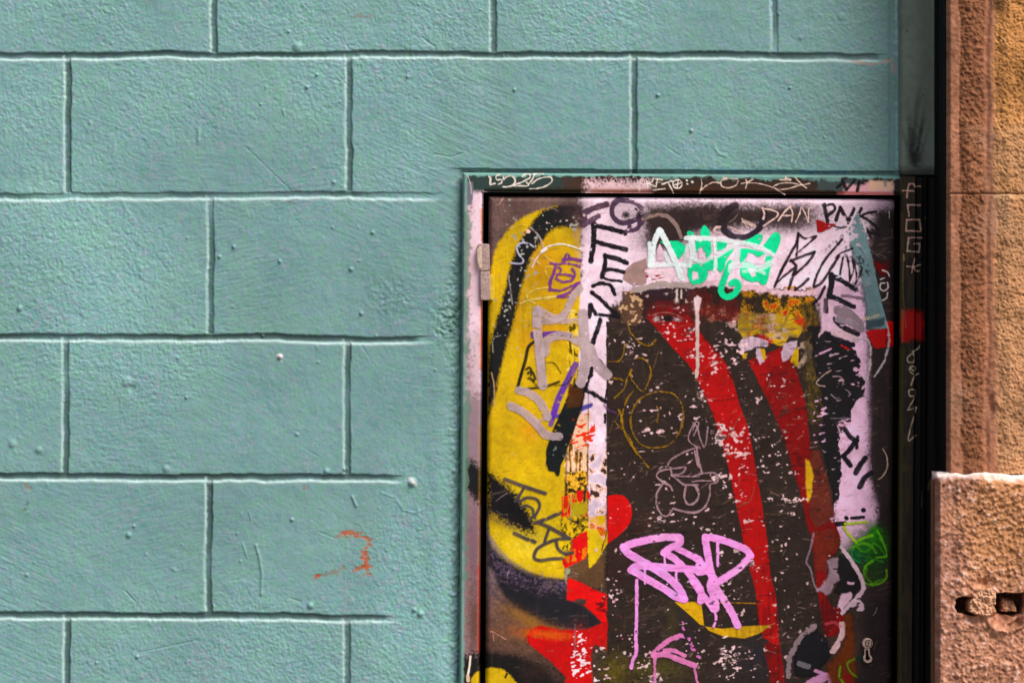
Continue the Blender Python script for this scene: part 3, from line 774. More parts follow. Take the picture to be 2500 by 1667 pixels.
# first red stripe with the eye
s1l = Z(1, (1850, 1480)) + Z(3, (1880, 30), (2080, 270), (2250, 450)) + Z(4, (50, 600), (190, 900), (270, 1150), (340, 1400)) + Z(6, (370, 250), (440, 600), (500, 900), (560, 1150)) + Z(8, (620, 700), (650, 980), (700, 1130))
s1r = [(1672, 742), (1690, 780)] + Z(4, (130, 200), (270, 350), (380, 550), (460, 830), (540, 1050), (610, 1400)) + Z(6, (640, 300), (720, 800), (760, 1200)) + Z(8, (810, 700), (845, 1080))
t.P((166, 2, 2), curve(s1l, 4).tolist() + curve(s1r, 4).tolist()[::-1], soft=1.4, rough=0.3)
t.P((120, 24, 20), Z(8, (700, 1180), (850, 1130), (905, 1568), (905, 1700), (760, 1700), (755, 1500), (715, 1300)), soft=3)
t.P((186, 34, 26), Z(8, (690, 1110), (840, 1060), (850, 1190), (780, 1180)), soft=2, rough=1)
eye = Z(1, (1840, 1400), (1880, 1320), (1980, 1285), (2100, 1300), (2200, 1380), (2250, 1460), (2340, 1568), (2150, 1580), (1880, 1520), (1835, 1470))
t.P((176, 4, 8), eye, soft=2, rough=0.8)
t.P((120, 50, 46), Z(1, (1880, 1480), (1960, 1440), (2060, 1430), (2160, 1460), (2180, 1500), (2060, 1500)), soft=2, rough=1)
t.P((48, 34, 34), Z(1, (1990, 1450), (2060, 1435), (2090, 1470), (2070, 1500), (2000, 1495)), soft=1.5)
t.P((200, 180, 180), Z(1, (1900, 1470), (1950, 1450), (1955, 1490), (1910, 1500)), soft=1.5, rough=1); t.P((196, 170, 180), Z(1, (2100, 1460), (2160, 1480), (2110, 1498)), soft=1.5, rough=1)
t.B((96, 14, 16), 1610, 752, 60, 16, 0.6); t.B((60, 26, 30), 1640, 742, 70, 12, 0.75, ang=14); t.B((150, 60, 56), 1625, 748, 40, 5, 0.5, ang=10); t.B((58, 34, 34), 1585, 748, 22, 22, 0.7); t.B((70, 26, 28), 1668, 768, 30, 14, 0.5, ang=30)
t.P((34, 22, 24), Z(1, (1990, 1452), (2060, 1440), (2090, 1472), (2070, 1498), (2000, 1494)), soft=2.5); t.B((190, 170, 172), 1601, 780, 6, 4, .8); t.B((190, 170, 172), 1654, 781, 7, 3.5, .8); t.S((206, 150, 140), Z(1, (1890, 1440), (1990, 1410), (2100, 1425), (2190, 1470)), 2.5, .5, dry=.5)
t.B((72, 44, 62), 1620, 716, 70, 12, 0.7); t.B((120, 40, 36), 1706, 745, 26, 34, 0.7)
# second red stripe, fading to brown
s2l = Z(4, (540, 400), (640, 600), (760, 850), (870, 1100), (980, 1450)) + Z(6, (960, 150), (1050, 400), (1110, 700), (1160, 850), (1190, 1100)) + Z(8, (1200, 560), (1230, 740), (1255, 900), (1290, 1110))
s2r = Z(4, (870, 270), (960, 400), (1030, 550), (1100, 800), (1130, 1050), (1160, 1300)) + Z(6, (1200, 0), (1270, 150), (1330, 400), (1390, 700), (1440, 850), (1390, 1000), (1310, 1060)) + Z(8, (1310, 560), (1330, 780), (1450, 850), (1480, 960), (1400, 1100))
t.P((124, 10, 10), curve(s2l, 4).tolist() + curve(s2r, 4).tolist()[::-1], soft=1.6, rough=0.4)
t.P((104, 46, 36), Z(6, (1150, 0), (1240, 0), (1320, 300), (1380, 640), (1320, 700), (1200, 760), (1140, 640), (1130, 400)), soft=5)
t.P((112, 40, 30), Z(6, (1170, 780), (1400, 760), (1440, 900), (1310, 1060), (1320, 1180), (1210, 1180), (1180, 950)), soft=4, rough=1)
t.P((150, 10, 10), Z(4, (540, 400), (650, 440), (870, 270), (880, 420), (760, 480), (680, 660), (620, 560)), soft=2, rough=1)
t.P((206, 160, 20), Z(6, (1103, 80), (1140, 90), (1180, 250), (1150, 450), (1125, 500), (1100, 300)), soft=2.5, rough=1)
t.P((122, 96, 24), Z(4, (1110, 450), (1190, 500), (1230, 750), (1180, 1000), (1130, 900)), soft=6, rough=2, op=0.6)
# yellow cap above the second stripe, and grey scraps
t.P((196, 156, 24), Z(4, (440, -60), (1030, -60), (1080, 100), (1030, 180), (950, 160), (870, 262), (760, 230), (640, 140), (500, 190), (440, 100)), soft=1.6, rough=1.6)
t.P((170, 20, 22), Z(4, (600, 145), (700, 140), (780, 210), (740, 250), (680, 200)), soft=1.5, rough=1.5)
t.P((196, 168, 182), Z(4, (510, 170), (620, 160), (740, 215), (730, 260), (640, 275), (560, 300), (480, 320), (460, 240)), soft=1.4, rough=2)
t.P((196, 168, 182), Z(4, (610, 270), (690, 290), (700, 400), (660, 450), (620, 380)), soft=1.4, rough=1.5); t.P((196, 156, 24), Z(4, (655, 280), (705, 285), (715, 380), (690, 395)), soft=1.2, rough=0.8)
t.P((196, 168, 182), Z(4, (890, 240), (1030, 200), (1000, 300), (930, 400), (880, 410), (865, 320)), soft=1.4, rough=1.8); t.P((196, 156, 24), Z(4, (950, 400), (990, 310), (1032, 270), (1030, 450), (1000, 455)), soft=1.0, rough=0.8)
t.P((196, 156, 24), Z(4, (480, 330), (540, 325), (520, 380), (490, 385)), soft=1.2, rough=0.8)
t.P((176, 150, 130), Z(4, (1040, 220), (1150, 200), (1190, 280), (1140, 400), (1030, 470), (1060, 380), (1110, 300), (1050, 280)), soft=2, rough=2)
t.S((76, 64, 20), Z(4, (710, 30), (750, 85), (860, 105), (1000, 90)), 6, 0.8); t.S((110, 96, 20), Z(4, (860, 100), (900, 30), (930, -40)), 6, 0.7); t.S((90, 78, 24), Z(4, (740, -20), (760, 40), (800, 60)), 5, 0.6)
t.P((190, 156, 150), Z(4, (200, 0), (420, 0), (440, 110), (300, 60)), soft=3, rough=5)
t.P((200, 172, 170), Z(2, (320, 1340), (440, 1330), (440, 1480), (330, 1490)), soft=4, rough=2, op=0.55)
# yellow crescent low on the poster and the thin line joining it
t.P((196, 152, 28), Z(7, (2105, 770), (2352, 770)) + Z(8, (0, 770), (88, 798), (112, 1000)) + Z(7, (2352, 990), (2280, 920), (2200, 850)), soft=1.3)
t.P((196, 152, 28), Z(8, (125, 1010), (300, 1032), (480, 1008), (770, 996), (650, 1078), (505, 1125), (300, 1105), (160, 1050)), soft=1.2)
t.S((196, 130, 20), Z(8, (100, 780), (350, 778), (615, 784)), 2.0, 0.8)
t.S((50, 40, 30), Z(7, (1990, 770), (2200, 890), (2352, 1010)) + Z(8, (140, 1070), (330, 1130), (510, 1145), (660, 1095)), 5, 0.7)
flakes_spots = [(1745, 860, 60, 26, .8), (1700, 815, 16, 36, .75), (1770, 905, 34, 14, .8), (1640, 800, 60, 22, .55), (1690, 870, 22, 12, .85), (1618, 792, 14, 8, .9),
    (1722, 955, 20, 40, .55), (1855, 972, 16, 8, 1.0), (1905, 935, 22, 22, .8), (1898, 950, 8, 14, .7), (1800, 1070, 36, 26, 1.15), (1815, 1110, 46, 24, .95), (1780, 1085, 30, 20, .9), (1830, 1140, 60, 16, .7),
    (1755, 1160, 34, 10, .9), (1740, 1140, 60, 14, .6), (1708, 1016, 26, 8, .9), (1760, 1050, 18, 18, .7), (1880, 1090, 26, 22, .6), (1915, 1075, 6, 26, .7), (1940, 1155, 18, 6, .85),
    (1918, 1170, 8, 18, .7), (1802, 1186, 14, 10, .9), (1800, 1208, 22, 8, 1.1), (1806, 1222, 12, 8, .9), (1815, 1270, 30, 8, 1.0), (1795, 1285, 28, 10, .8), (1735, 1295, 40, 14, .75), (1860, 1260, 14, 20, .5),
    (1765, 1182, 16, 8, .8), (1912, 1218, 40, 8, .75), (1935, 1222, 14, 10, .7), (1720, 1222, 16, 16, .7), (1760, 1345, 16, 18, .7), (1790, 1355, 14, 40, .6), (1775, 1420, 24, 14, .8), (1825, 1420, 14, 8, .8),
    (1850, 1400, 20, 40, .45), (1770, 1450, 40, 18, .5), (1812, 1488, 12, 8, .9), (1868, 1500, 24, 10, .8), (1762, 1552, 20, 4, .8),
    (1610, 1000, 60, 12, .6), (1630, 1010, 24, 10, .9), (1626, 1052, 24, 8, 1.0), (1580, 1060, 26, 8, .6), (1680, 1050, 26, 5, .7), (1570, 960, 70, 40, .35), (1540, 860, 50, 40, .35), (1500, 870, 16, 12, .4),
    (1530, 1012, 8, 8, .8), (1566, 1097, 8, 8, .9), (1680, 1005, 20, 30, .5), (1690, 1110, 14, 20, .5), (1616, 1120, 10, 20, .7), (1630, 1215, 20, 20, .9), (1614, 1268, 14, 5, 1.0), (1650, 1270, 14, 6, .9), (1680, 1270, 22, 16, .6),
    (1600, 1245, 70, 18, .35), (1500, 1345, 10, 8, .9), (1500, 1415, 20, 20, .6), (1462, 1340, 16, 8, .9), (1640, 1400, 60, 30, .3), (1700, 1330, 20, 10, .9), (1500, 1460, 24, 10, .9), (1512, 1452, 12, 8, 1.0),
    (1664, 1500, 5, 40, .5), (1670, 1530, 12, 20, .5), (1698, 1565, 20, 12, .8), (1710, 1600, 20, 20, .7), (1790, 1590, 22, 16, .85), (1795, 1630, 16, 16, .95), (1780, 1650, 16, 6, 1.0), (1745, 1545, 30, 14, .5),
    (1835, 1620, 12, 26, .6), (1760, 1620, 20, 12, .7), (1580, 1620, 20, 26, .8), (1580, 1600, 12, 16, .9), (1480, 1640, 10, 20, .9), (1470, 1590, 30, 10, .9), (1520, 1590, 18, 8, .8), (1600, 1650, 20, 14, .6), (1530, 1565, 20, 20, .5),
    (1660, 1560, 14, 10, .5), (1950, 1250, 30, 60, .25), (1800, 900, 30, 80, .35), (1500, 1200, 12, 10, .5), (1497, 1240, 8, 6, .9), (1492, 1262, 14, 5, .9), (1700, 1450, 20, 8, .5), (1640, 1390, 12, 6, .6), (1494, 920, 12, 20, .5),
    (1492, 1008, 6, 8, .8), (1885, 1640, 6, 10, .4), (1930, 1280, 30, 80, .3), (1700, 790, 22, 14, .6), (1780, 795, 34, 14, .9), (1810, 850, 14, 22, .8), (1800, 880, 12, 12, .8)]
for (x, y, rx, ry, den) in flakes_spots:
    sl = cv.box(x - 2.4 * rx, y - 2.4 * ry, x + 2.4 * rx, y + 2.4 * ry)
    e = ((cv.X[sl] - x) / rx) ** 2 + ((cv.Y[sl] - y) / ry) ** 2
    f = den * np.exp(-0.85 * e)
    n = 0.55 * cv.fl[sl] + 0.60 * cv.b2[sl] + 0.45 * cv.g2[sl] + 0.5 * cv.hs[sl] + 0.55 * cv.m2[sl] + 0.25 * cv.g[sl]
    a = sstep(0, 0.3, n - (2.65 - 2.15 * f)) * (f > 0.12)
    t.over((sl, a * np.clip(0.9 + 0.2 * cv.g2[sl], 0.3, 1)), (232, 200, 202), 0.92)
sl, a = a_poly(cv, pp, soft=1)
t.over((sl, a * sstep(2.7, 3.0, cv.g2[sl] + 0.5 * cv.hs[sl] + 0.5 * cv.bb[sl])), (226, 190, 186), 0.75)
# wreckage of older layers at the head of the poster
t.M([(1812, 706), (1985, 712), (1992, 790), (1965, 812), (1930, 770), (1810, 764), (1796, 735)], [(62, 46, 28), (84, 64, 26), (150, 104, 22), (196, 150, 26), (190, 96, 36), (180, 50, 26)], rough=5, noise='m2', soft=4, sharp=.6)
t.M([(1690, 705), (1800, 706), (1808, 780), (1770, 792), (1700, 770)], [(58, 36, 32), (110, 24, 20), (84, 44, 36), (130, 40, 30), (150, 100, 88)], rough=4, noise='b', soft=5)
t.M([(1955, 730), (2000, 740), (2010, 1010), (1975, 1040), (1962, 900)], [(46, 38, 32), (70, 58, 30), (96, 80, 34), (52, 42, 34)], rough=5, noise='vsn', soft=6, op=.85)
sl, a = a_poly(cv, Z(4, (440, -60), (1030, -60), (1080, 100), (1030, 180), (950, 160), (870, 262), (760, 230), (640, 140), (500, 190), (440, 100)), soft=1.6, rough=1.6)
t.over((sl, a * sstep(0.9, 1.3, cv.hs[sl] * .6 + cv.m2[sl] * .7)), (120, 84, 20), .8); t.over((sl, a * sstep(1.0, 1.3, cv.m[sl] * .8 + cv.fl[sl] * .5)), (196, 60, 20), .7)
t.over((sl, a * sstep(-0.2, 1.2, .8 * cv.b[sl] + .5 * cv.hs[sl])), (138, 112, 70), .6); t.over((sl, a * sstep(0.7, 1.4, .8 * cv.b2[sl] + .5 * cv.g2[sl])), (176, 150, 150), .6)
# rubbed patches, scuffs and fine scratches over the whole sheet
sl, a = a_poly(cv, pp, soft=1)
t.over((sl, a * sstep(0.6, 2.2, 0.7 * cv.hs[sl] + 0.5 * cv.b2[sl] + .4 * cv.g[sl])), (112, 88, 78), 0.3)
t.over((sl, a * sstep(0.2, 2.2, cv.bb[sl] + .5 * cv.vsn[sl])), (38, 26, 24), 0.4)
t.over((sl, a * sstep(0.8, 2.4, 0.8 * cv.hs2[sl] + 0.6 * cv.m[sl])), (30, 22, 20), 0.45)
r3 = np.random.default_rng(33)
for _ in range(260):
    x, y = r3.uniform(1486, 2040), r3.uniform(800, 1660); an = r3.normal(-0.25, 0.5); L = r3.uniform(4, 26)
    t.S((176, 140, 130), [(x, y), (x + L * math.cos(an), y + L * math.sin(an))], r3.uniform(0.8, 1.6), r3.uniform(0.2, 0.6), curved=False, dry=.3)
# red and dark rubbed back through each other along the stripe edges
for bl in (s1l, s1r, s2l, s2r):
    sl, a = a_stroke(cv, bl, 10, soft=4, curved=False)
    t.over((sl, a * sstep(0.6, 1.1, cv.fl[sl] * .6 + cv.m[sl] * .6)), (66, 26, 22), .7)
# dusting of tiny chips in the worst places
for (x, y, rx, ry, den) in flakes_spots:
    sl = cv.box(x - 2.2 * rx, y - 2.2 * ry, x + 2.2 * rx, y + 2.2 * ry)
    f = den * np.exp(-0.6 * (((cv.X[sl] - x) / rx) ** 2 + ((cv.Y[sl] - y) / ry) ** 2))
    n = 0.8 * cv.g2[sl] + 0.5 * cv.hs[sl] + 0.4 * cv.m[sl]
    t.over((sl, sstep(0, 0.5, n - (2.3 - 1.75 * f)) * (f > 0.15)), (216, 180, 180), 0.8)
# edges of old paper at the top left of the poster
t.P((58, 44, 42), rectp(1481, 787, 1580, 800), soft=1, rough=1)
poster = t.build('poster', 'worn dark brown poster with two red stripes and a yellow crescent, pasted in the middle of the door', panel)

# ------------------------------------------------------------------ rubbed and rolled paint over it
t = Tag(cv)
t.P((226, 188, 196), Z(2, (0, 1140), (250, 1110), (420, 1160), (560, 1150), (700, 1150), (950, 1190), (1180, 1180), (1250, 1240), (1000, 1260), (700, 1230), (560, 1190), (420, 1180), (250, 1150), (60, 1170)), soft=3, rough=4)
t.S((176, 158, 152), Z(1, (1720, 1195), (1900, 1150), (2000, 1135), (2200, 1150), (2352, 1140)), 16, 0.85, rough=1.5)
t.B((150, 124, 118), 1560, 660, 30, 38, 0.0)
t.P((160, 130, 124), Z(1, (1610, 1010), (1700, 930), (1830, 880), (1840, 1000), (1830, 1130), (1700, 1150), (1600, 1090)), soft=2.5, rough=0.6, op=0.9)
t.P((236, 206, 214), Z(1, (1800, 1000), (2050, 980), (2120, 1040), (2050, 1110), (1900, 1090)), soft=1.5, rough=2)
sl, a = a_poly(cv, Z(1, (1800, 1040), (2000, 1030), (2020, 1070), (1850, 1100)), soft=2)
t.over((sl, a * sstep(0.0, 0.4, cv.fl[sl])), (150, 30, 30))
t.over(a_poly(cv, Z(1, (1590, 1200), (1700, 1210), (1780, 1300), (1800, 1450), (1740, 1540), (1600, 1520), (1560, 1350)), soft=3, rough=3), (104, 76, 60), 0.85)
sl, a = a_poly(cv, Z(1, (1590, 1200), (1700, 1210), (1780, 1300), (1800, 1450), (1740, 1540), (1600, 1520), (1560, 1350)), soft=3, rough=3)
t.over((sl, a * sstep(0.5, 0.9, cv.g2[sl] + 0.4 * cv.m[sl])), (206, 166, 130), 0.8)
t.S((196, 176, 166), Z(1, (2130, 1190), (2125, 1290)), 5); t.S((196, 176, 166), Z(1, (2170, 1190), (2170, 1270)), 4.5); t.B((196, 176, 166), 1651, 734, 4, 4)
t.P((214, 186, 190), Z(2, (10, 1270), (45, 1240), (90, 1270), (80, 1330), (62, 1420), (60, 1568), (30, 1568), (30, 1400)), soft=1.2, rough=0.8)
t.S((206, 184, 176), Z(4, (48, -40), (48, 300), (52, 430), (38, 560)), 8, 0.9, rough=0.6)
t.build('paint_drip', 'pale scraped paint and a long white drip above the red eye', panel)

t = Tag(cv)   # black rolled paint down the right of the poster
blk = Z(4, (1240, 130), (1300, 100), (1370, 170), (1420, 230), (1560, 240), (1580, 320), (1640, 420), (1600, 520), (1680, 640), (1665, 740), (1600, 790), (1560, 880), (1530, 980), (1430, 990), (1420, 1150), (1440, 1300), (1440, 1568)) + Z(6, (1440, 420), (1400, 520), (1370, 520), (1340, 300), (1260, 0)) + Z(4, (1240, 1150), (1270, 1000), (1280, 800), (1240, 650), (1200, 500), (1180, 300))
t.P((34, 30, 32), blk, soft=1.5, rough=3.2)
t.P((34, 30, 32), Z(4, (1130, 60), (1240, 90), (1250, 400), (1180, 420), (1150, 200)), soft=3, rough=4, op=0.8)
sl, a = a_poly(cv, blk, soft=2, rough=3)
t.over((sl, a * sstep(1.7, 2.1, cv.hs[sl] + 0.6 * cv.fl[sl])), (206, 176, 184), 0.75)
t.over((sl, a * sstep(1.0, 2.4, cv.bb[sl] + cv.b[sl])), (62, 58, 60), 0.5)
t.S((190, 160, 150), Z(4, (1350, 495), (1280, 540), (1210, 610), (1230, 640), (1290, 650)), 2.6, 0.85); t.S((186, 150, 150), Z(4, (1370, 555), (1430, 555), (1470, 590), (1460, 640)), 2.6, 0.8, dry=.5)
t.S((150, 130, 136), Z(4, (1350, 730), (1400, 770), (1430, 760)), 2, 0.8); t.S((150, 130, 140), Z(4, (1490, 680), (1530, 710), (1525, 750)), 2, 0.8); t.S((130, 118, 128), Z(4, (1350, 962), (1530, 962)), 3, 0.7)
t.S((226, 170, 200), Z(4, (1240, 335), (1350, 285)), 4, 0.9, dry=.4); t.S((206, 40, 20), Z(4, (1450, 255), (1530, 290)), 6, 0.9, rough=1.2)
t.P((70, 56, 60), Z(4, (1390, 1000), (1470, 990), (1500, 1060), (1450, 1100)), soft=3, rough=1)
flakes_b = [(2000, 1030, 10, 40, .8), (2085, 900, 10, 26, .9), (2060, 1060, 10, 26, .8)]
for (x, y, rx, ry, den) in flakes_b:
    sl = cv.box(x - 2 * rx, y - 2 * ry, x + 2 * rx, y + 2 * ry)
    e = ((cv.X[sl] - x) / rx) ** 2 + ((cv.Y[sl] - y) / ry) ** 2
    t.over((sl, sstep(0.4, 0.8, cv.fl[sl] + cv.hs[sl] - 1.2 + den * np.exp(-e)) * (e < 3)), (226, 176, 200), 0.9)
t.build('rolled_paint', 'matt black paint rolled down the right side of the poster', panel)

# stencil-like lettering down both sides: thick black marker capitals
t = Tag(cv); c = (30, 24, 32)
for pts, w in [(Z(1, (1312, 545), (1318, 700), (1290, 910)), 12.5), (Z(1, (1312, 560), (1450, 590), (1620, 635)), 11.5), (Z(1, (1335, 720), (1480, 760), (1635, 800)), 11),
               (Z(1, (1428, 855), (1425, 960), (1395, 1070)), 11), (Z(1, (1430, 862), (1540, 885), (1640, 930)), 11), (Z(1, (1420, 990), (1520, 995), (1610, 1020)), 9.5),
               (Z(1, (1400, 1060), (1450, 1090), (1590, 1105)), 6), (Z(1, (1310, 1150), (1400, 1125), (1480, 1150), (1525, 1240)), 9), (Z(1, (1295, 1215), (1380, 1280), (1450, 1350), (1555, 1445)), 10),
               (Z(1, (1290, 1335), (1272, 1450)), 11), (Z(1, (1290, 1340), (1340, 1430)), 9), (Z(1, (1350, 1430), (1450, 1440), (1560, 1455)), 8)]:
    t.S(c, pts, w, 0.97, rough=0.7, dry=0.25)
for pts, w in [(Z(3, (1380, 0), (1350, 110), (1305, 230)), 12), (Z(3, (1300, 480), (1280, 560), (1225, 690)), 10), (Z(3, (1230, 690), (1330, 730), (1430, 800)), 9), (Z(3, (1445, 690), (1430, 790)), 6), (Z(3, (1370, 390), (1440, 480)), 7), (Z(3, (1430, 930), (1428, 1000)), 7)]:
    t.S(c, pts, w, 0.95, rough=1.0, dry=0.4)
t.build('graffiti_lettering', 'thick black capitals TESN running down the left of the pink area', panel)

t = Tag(cv); c = (30, 28, 36)   # right-hand black capitals
for pts, w in [(Z(2, (1350, 1040), (1355, 1130), (1335, 1250)), 14), (Z(2, (1355, 1050), (1470, 1110), (1590, 1185)), 12), (Z(2, (1335, 1250), (1440, 1290), (1570, 1355)), 12),
               (Z(2, (1300, 1290), (1310, 1400)), 9), (Z(2, (1390, 1470), (1450, 1510), (1480, 1550)), 11), (Z(4, (1400, 10), (1480, 80), (1610, 140)), 13), (Z(4, (1330, 170), (1440, 210), (1560, 245)), 14),
               (Z(4, (1490, 1080), (1545, 1150), (1610, 1180)), 11), (Z(4, (1610, 1140), (1600, 1250)), 8), (Z(4, (1590, 1180), (1530, 1270), (1470, 1330)), 11), (Z(4, (1470, 1330), (1540, 1420)), 12),
               (Z(4, (1690, 1345), (1640, 1410), (1590, 1490)), 13), (Z(6, (1745, 215), (1680, 260), (1630, 350)), 13), (Z(6, (1665, 575), (1672, 582)), 11), (Z(6, (1500, 650), (1505, 655)), 10), (Z(6, (1550, 655), (1600, 650), (1670, 645)), 8),
               (Z(6, (1410, 710), (1480, 705)), 12)]:
    t.S(c, pts, w, 0.96, rough=0.6, dry=0.12)
t.S((120, 100, 106), Z(2, (1300, 1290), (1290, 1400)), 10, 0.5)
for pts, w, col in [(Z(2, (1460, 1250), (1560, 1258), (1680, 1275)), 7, (130, 104, 124)), (Z(2, (1430, 1390), (1530, 1430), (1620, 1530)), 26, (140, 122, 128)), (Z(4, (1420, 0), (1550, 30), (1640, 100)), 16, (150, 132, 140)), (Z(4, (1380, 120), (1480, 150), (1590, 195)), 15, (222, 190, 196))]:
    t.S(col, pts, w, 0.8, rough=0.8, dry=0.2)
t.build('graffiti_lettering', 'thick black broken capitals running down the right of the pink area', panel)

# purple curls at the top
t = Tag(cv)
for pts, w, col in [(Z(1, (1640, 320), (1540, 325), (1495, 400), (1510, 480), (1580, 535), (1680, 525), (1770, 480), (1790, 430)), 12, DPUR), (Z(1, (1640, 325), (1720, 345), (1790, 400)), 10, (110, 82, 104)),
                    (Z(1, (1800, 480), (1780, 540), (1730, 600), (1640, 615)), 11, DPUR), (Z(1, (1640, 620), (1680, 560), (1780, 520)), 9, DPUR), (Z(1, (1440, 360), (1330, 390), (1225, 440)), 15, (96, 70, 84)),
                    (Z(1, (1215, 440), (1230, 500), (1220, 560)), 12, (92, 66, 84)), (Z(1, (1365, 470), (1300, 510), (1230, 560)), 14, (100, 72, 94))]:
    t.S(col, pts, w, 0.93, rough=0.7, dry=0.35)
t.B((40, 28, 34), 1120 + 408, 410 + 115, 7, 7, 0.95); t.B((26, 20, 26), 1120 + 441, 410 + 115, 7, 7.5, 1)
t.P((236, 206, 220), Z(1, (1680, 560), (1740, 530), (1740, 550), (1700, 572)), soft=1)
t.S((26, 20, 26), Z(1, (1725, 400), (1735, 410)), 4); t.S((196, 160, 160), Z(1, (1222, 462), (1226, 466)), 6)
t.build('graffiti_tag', 'dull purple hooked scrawl with two dark dots at the top of the door', panel)

t = Tag(cv)
t.S((150, 126, 118), Z(1, (1800, 500), (1900, 465), (2030, 475), (2120, 560), (2170, 680)), 10, 0.85, rough=0.4, dry=0.3)
t.build('graffiti_tag', 'thin brownish grey arch drawn above the letter A', panel)

t = Tag(cv)   # dark grey letters in the smoke band
for pts, w in [(Z(2, (60, 400), (40, 470)), 12), (Z(2, (130, 390), (120, 470), (160, 500)), 14), (Z(2, (200, 380), (180, 500)), 10)]:
    t.S((74, 56, 54), pts, w, 0.7)
t.S((52, 40, 54), Z(2, (290, 560), (320, 620), (400, 670), (500, 680), (600, 640), (660, 580), (690, 500), (700, 410)), 15, 0.96, rough=0.4)
t.S((50, 40, 44), Z(2, (420, 370), (330, 420), (290, 500), (300, 580)), 18, 0.8, soft=3)
t.build('graffiti_tag', 'large dark purple bowl-shaped curve under the word DAN', panel)

t = Tag(cv); c = (232, 196, 184)
for pts, w in [(Z(2, (680, 390), (700, 450), (690, 500)), 4.5), (Z(2, (685, 400), (760, 410), (830, 440), (820, 480), (750, 530), (690, 572)), 3.5), (Z(2, (960, 370), (900, 430), (835, 520)), 3.6), (Z(2, (950, 380), (975, 440), (965, 530)), 3.6),
               (Z(2, (870, 470), (960, 468)), 3.6), (Z(2, (1060, 380), (1040, 460), (1005, 530)), 3.4), (Z(2, (1062, 385), (1100, 450), (1128, 530)), 3.4), (Z(2, (1130, 530), (1135, 400), (1165, 400)), 3.4)]:
    t.S(c, pts, w, 0.95, rough=0.35, curved=len(pts) > 2)
t.build('graffiti_tag', 'thin cream lettering DAN at the top right of the door', panel)

t = Tag(cv); c = (226, 190, 182)
t.S(c, Z(2, (270, 580), (220, 590), (220, 630), (265, 635)), 4, 0.9, rough=0.8)
for i in range(7):
    x = 360 + i * 20; y = 575 + i * 9
    t.S(c, Z(2, (x, y), (x + 12, y + 16), (x + 20, y + 4)), 2.2, 0.8, dry=.4)
for i in range(7):
    x = 485 + i * 19; y = 515 + i * 7
    t.S(c, Z(2, (x, y + 22), (x + 6, y - 10), (x + 14, y + 24)), 2.4, 0.85, dry=.3)
t.S(c, Z(2, (480, 500), (540, 600)), 3, 0.7, dry=.6)
t.build('graffiti_scribble', 'tiny cream scribbled words inside the dark purple curve', panel)

t = Tag(cv); c = (38, 28, 34)
for pts, w in [(Z(2, (1290, 360), (1300, 440), (1320, 530)), 9), (Z(2, (1275, 365), (1370, 360), (1385, 410), (1310, 470)), 8), (Z(2, (1400, 510), (1440, 390)), 9), (Z(2, (1440, 390), (1520, 530)), 9), (Z(2, (1520, 530), (1575, 400)), 9),
               (Z(2, (1650, 395), (1600, 490)), 8), (Z(2, (1790, 430), (1700, 445), (1640, 475)), 6), (Z(2, (1640, 470), (1740, 530), (1810, 600)), 7), (Z(2, (1380, 570), (1440, 585), (1500, 580)), 4),
               (Z(2, (1700, 600), (1730, 635), (1830, 650)), 7), (Z(2, (1705, 600), (1735, 680)), 5)]:
    t.S(c, pts, w, 0.93, rough=0.5, dry=0.15, curved=len(pts) > 2)
t.build('graffiti_tag', 'black marker lettering PNK at the top right corner of the door', panel)

t = Tag(cv)
t.P((150, 30, 28), Z(2, (1210, 510), (1250, 515), (1300, 540), (1400, 550), (1330, 600), (1240, 640), (1212, 625)), soft=1.4, rough=0.6)
t.build('paint_patch', 'small red triangle of paint under the lettering PNK', panel)
t = Tag(cv)
t.P((196, 16, 16), Z(2, (1960, 1500), (1990, 1500), (1990, 1560)) + Z(4, (1980, 260), (1900, 260), (1880, 20)), soft=1.5, rough=0.6)
t.P((170, 24, 32), Z(4, (1690, 120), (1880, 60), (1890, 270), (1780, 285), (1720, 180)), soft=2, rough=0.8)
t.build('paint_patch', 'red block of paint at the edge of the door beside the grey spike', panel)
t = Tag(cv)
t.P((120, 20, 20), Z(2, (1750, 900), (1840, 940), (1900, 900), (1900, 1060), (1830, 1050), (1780, 960)), soft=5, rough=2, op=0.8)
t.build('paint_patch', 'dull red smudge on black above the pale ringed scribble', panel)

# grey teal spike
t = Tag(cv)
sp = Z(2, (1610, 425), (1640, 500), (1680, 620), (1730, 800), (1780, 1000), (1830, 1250), (1890, 1500), (1900, 1568), (1720, 1568), (1700, 1300), (1660, 1130), (1620, 960), (1560, 850), (1530, 720), (1520, 600))
t.P(GRYT, sp, soft=1.8, rough=0.7, smooth=False)
t.P((92, 112, 112), Z(2, (1640, 1130), (1750, 1150), (1830, 1400), (1850, 1568), (1690, 1568), (1680, 1300)), soft=4, rough=3, op=0.6)
t.P((64, 78, 84), Z(4, (1690, 10), (1870, -20), (1860, 60), (1700, 100)), soft=2.5, rough=2)
sl, a = a_poly(cv, Z(2, (1400, 560), (1560, 600), (1700, 900), (1720, 1200), (1560, 1200), (1460, 900), (1300, 800), (1350, 650)), soft=14)
t.over((sl, a * sstep(0.5, 1.0, cv.g2[sl] + 0.3 * cv.m[sl])), (150, 136, 150), 0.7)
sl, a = a_poly(cv, Z(2, (1540, 760), (1640, 780), (1700, 900), (1760, 1040), (1660, 1080), (1600, 950)), soft=6)
t.over((sl, a * sstep(0.0, 0.5, cv.g2[sl])), (50, 60, 66), 0.85)
t.build('paint_spike', 'grey teal pointed streak of paint at the right of the door', panel)

